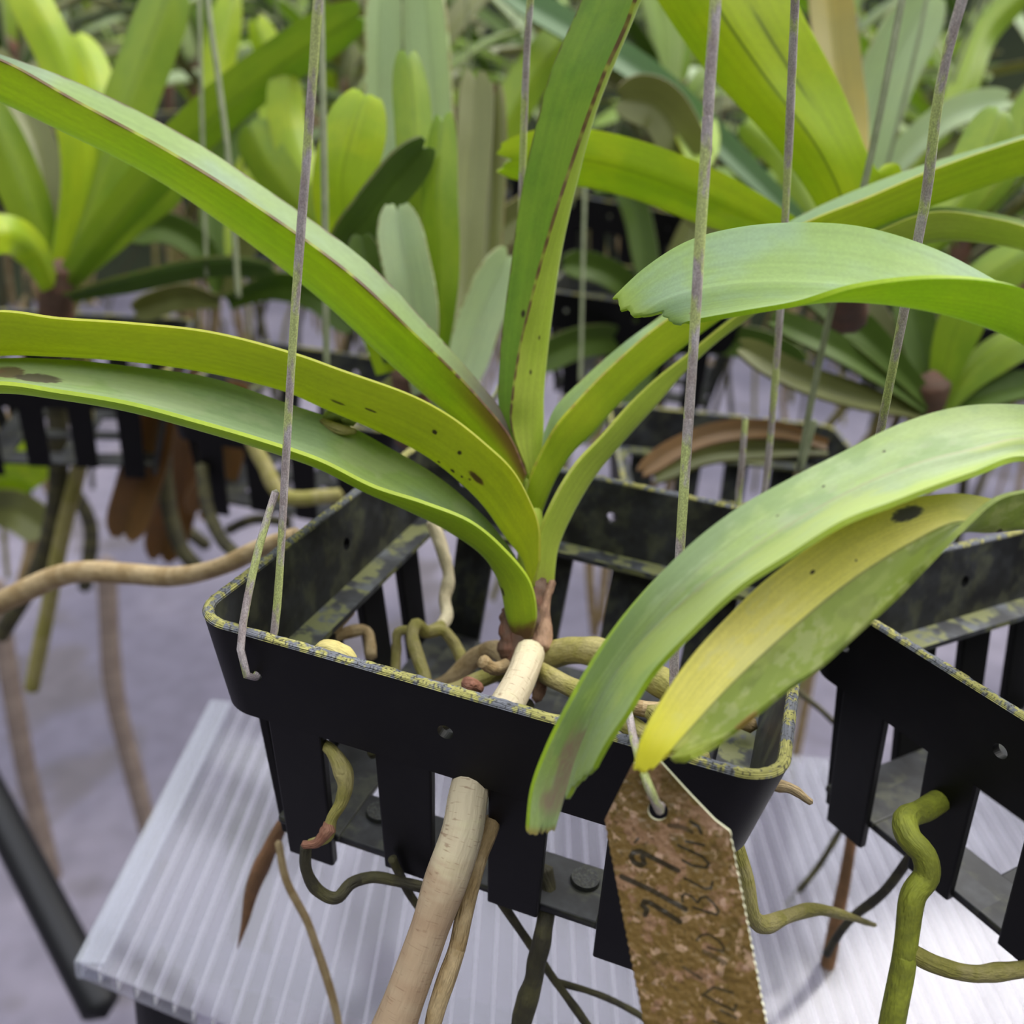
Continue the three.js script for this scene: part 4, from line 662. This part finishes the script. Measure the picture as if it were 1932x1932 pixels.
// hanging roots and dead leaves at the left
{
  const o = thing('hanging_root', 'thick tan root reaching in from the left behind the basket corner', 'root', at(-80, 1180, 0.36));
  partAt('root', tube(pxs([[-80, 1180, 0.36], [20, 1128, 0.35], [130, 1082, 0.34], [240, 1082, 0.33], [330, 1088, 0.32], [420, 1068, 0.31], [490, 1035, 0.305], [560, 1010, 0.30]]), (u) => lerp(0.0044, 0.0026, u), { n: 60, m: 12, lump: 0.1 }), M.rootTan, o);
  const many = (list, m, r, label) => { const t = thing('hanging_root', label, 'root', at(...list[0]), 'blurred roots at the left'); partAt('root', tube(pxs(list), r, { n: 30, m: 8 }), m, t); };
  many([[100, 640, 0.56], [110, 800, 0.6], [105, 960, 0.62], [70, 1080, 0.64], [0, 1200, 0.66]], M.rootDark, 0.006, 'dark hanging root nearest the left edge');
  many([[150, 650, 0.56], [160, 820, 0.6], [120, 1000, 0.62], [90, 1150, 0.64], [60, 1300, 0.66]], M.rootOlive, 0.005, 'olive hanging root crossing a dark one at left');
  many([[330, 640, 0.56], [310, 900, 0.6], [340, 1030, 0.6], [370, 1070, 0.6]], M.rootDark, 0.005, 'short dark root above the thick tan root');
  many([[470, 820, 0.42], [500, 880, 0.42], [535, 935, 0.42], [640, 935, 0.42]], M.rootOlive, 0.0034, 'curved olive root behind the left corner of the basket');
  many([[200, 1060, 1.2], [215, 1300, 1.22], [250, 1450, 1.24], [300, 1640, 1.26]], M.rootFaint, 0.012, 'very blurred tan root over the floor');
  many([[-10, 1100, 1.2], [30, 1350, 1.22], [60, 1500, 1.24], [110, 1700, 1.26]], M.rootFaint, 0.012, 'very blurred tan root next to the black bar');
  many([[60, 700, 0.9], [70, 820, 0.9], [120, 900, 0.92], [170, 990, 0.94], [160, 1110, 0.95]], M.rootDark, 0.007, 'dark root curling behind the olive one at left');
  many([[250, 690, 0.7], [262, 830, 0.72], [300, 950, 0.74], [390, 1030, 0.75]], M.rootDark, 0.005, 'dark root between the withered leaves');
  many([[380, 880, 0.5], [392, 960, 0.5], [420, 1020, 0.5], [450, 1050, 0.5]], M.rootDark, 0.0034, 'thin dark root touching the thick tan root');
  many([[430, 1000, 0.55], [480, 980, 0.55], [540, 985, 0.55]], M.rootDark, 0.003, 'short level dark root left of the basket corner');
  many([[30, 760, 0.8], [20, 900, 0.82], [60, 1010, 0.84], [40, 1120, 0.86]], M.rootTan, 0.006, 'pale root behind the bright leaf tips');
  const dl = (list, w, label) => { const t = thing('dead_leaf', label, 'leaf', at(...list[0]), 'withered leaves hanging at the left'); partAt('blade', strapLeaf(pxs(list), { w, fold: 0.5, nu: 18, nv: 6 }), leafKinds.brown, t); };
  dl([[330, 700, 0.55], [290, 820, 0.56], [260, 920, 0.57], [230, 1020, 0.58]], 0.014, 'withered brown leaf hanging at left');
  dl([[450, 720, 0.52], [430, 820, 0.53], [410, 900, 0.54], [370, 975, 0.55]], 0.012, 'withered brown leaf hanging nearest the basket corner');
  dl([[380, 700, 0.62], [350, 850, 0.64], [330, 960, 0.66], [300, 1060, 0.67]], 0.016, 'withered brown leaf between two others at left');
}
// ---------------------------------------------------------------- bench with a ribbed clear sheet below the basket
{
  const Y = LIFT - 0.16, hit = (x, y) => { const d = at(x, y, 1).sub(EYE); return EYE.clone().addScaledVector(d, (Y - EYE.y) / d.y); };
  const bl = hit(405, 1322), fl = hit(150, 1820), u = bl.clone().sub(fl), len = u.length(); u.normalize();
  const w = V3(-u.z, 0, u.x); if (w.x < 0) w.negate();
  const b = thing('twin_wall_sheet', 'clear ribbed plastic sheet lying below the baskets', 'sheet', fl);
  const m = new THREE.Matrix4().makeBasis(w, V3(0, 1, 0), w.clone().cross(V3(0, 1, 0)));
  const skin = new THREE.MeshPhysicalMaterial({ color: 0xdedde4, roughness: 0.12, transmission: 0.9, thickness: 0, ior: 1.5, side: THREE.DoubleSide });
  const ribM = new THREE.MeshPhysicalMaterial({ color: 0xfcfcfc, roughness: 0.3, transmission: 0.05, thickness: 0, side: THREE.DoubleSide });
  const W = 0.62, h = 0.006, pitch = 0.0065;                       // ribs run along the length; the near edge is cut askew
  const flat = (y) => { const s = new THREE.Shape(); s.moveTo(0, 0); s.lineTo(W, -0.2); s.lineTo(W, len); s.lineTo(0, len); s.closePath(); const g = new THREE.ExtrudeGeometry(s, { depth: 0.0006, bevelEnabled: false }); g.rotateX(-Math.PI / 2); g.translate(0, y, 0); return g; };
  const put = (n, g, mt) => { g.applyMatrix4(m); return mesh(n, g, mt, b); };
  put('upper_skin', flat(0), skin); put('lower_skin', flat(-h), skin);
  for (let i = 0; i * pitch <= W; i++) { const x = i * pitch, z0 = -0.2 * x / W; const g = new THREE.BoxGeometry(0.0004, h - 0.0006, len - z0 - 0.002); g.translate(x, -h / 2 + 0.0003, -(len + z0) / 2); put('rib', g, ribM); }
  const edge = new THREE.MeshPhysicalMaterial({ color: 0xe4e6ee, roughness: 0.25, transmission: 0.8, thickness: 0, side: THREE.DoubleSide });
  const e1 = new RoundedBoxGeometry(0.010, h + 0.002, len, 2, 0.001); e1.translate(0.003, -h / 2, -len / 2); put('edge_strip', e1, edge);
  const frame = thing('bench_frame', 'black steel bench frame under the clear sheet', 'bench', V3(fl.x, Y - 0.03, fl.z));
  const steel = new THREE.MeshStandardMaterial({ color: 0x16161a, roughness: 0.5, metalness: 0.3 }), white = new THREE.MeshStandardMaterial({ color: 0xd6dae2, roughness: 0.5 });
  const bar = (n, a, c, r, mt) => partAt(n, tube([a, a.clone().lerp(c, 0.5), c], r, { n: 10, m: 10, lump: 0 }), mt, frame);
  bar('brace', at(-160, 1230, 0.80), at(190, 1900, 0.62), 0.0125, steel);
  const on = (x, z, y) => fl.clone().addScaledVector(w, x).addScaledVector(u, z).add(V3(0, y, 0));
  bar('cross_rail', on(0, 0.022, -0.013), on(W, 0.022 - 0.10, -0.013), 0.0065, white);
  bar('leg', on(0.02, 0.015, -0.014), on(0.02, 0.015, -Y + 0.004), 0.01, steel); bar('leg', on(W - 0.02, -0.2, -0.014), on(W - 0.02, -0.2, -Y + 0.004), 0.01, steel);
  bar('leg', on(W - 0.02, len - 0.02, -0.014), on(W - 0.02, len - 0.02, -Y + 0.004), 0.01, steel); bar('leg', on(0.02, len - 0.02, -0.014), on(0.02, len - 0.02, -Y + 0.004), 0.01, steel);
}

shade(scene);
renderer.render(scene, camera);
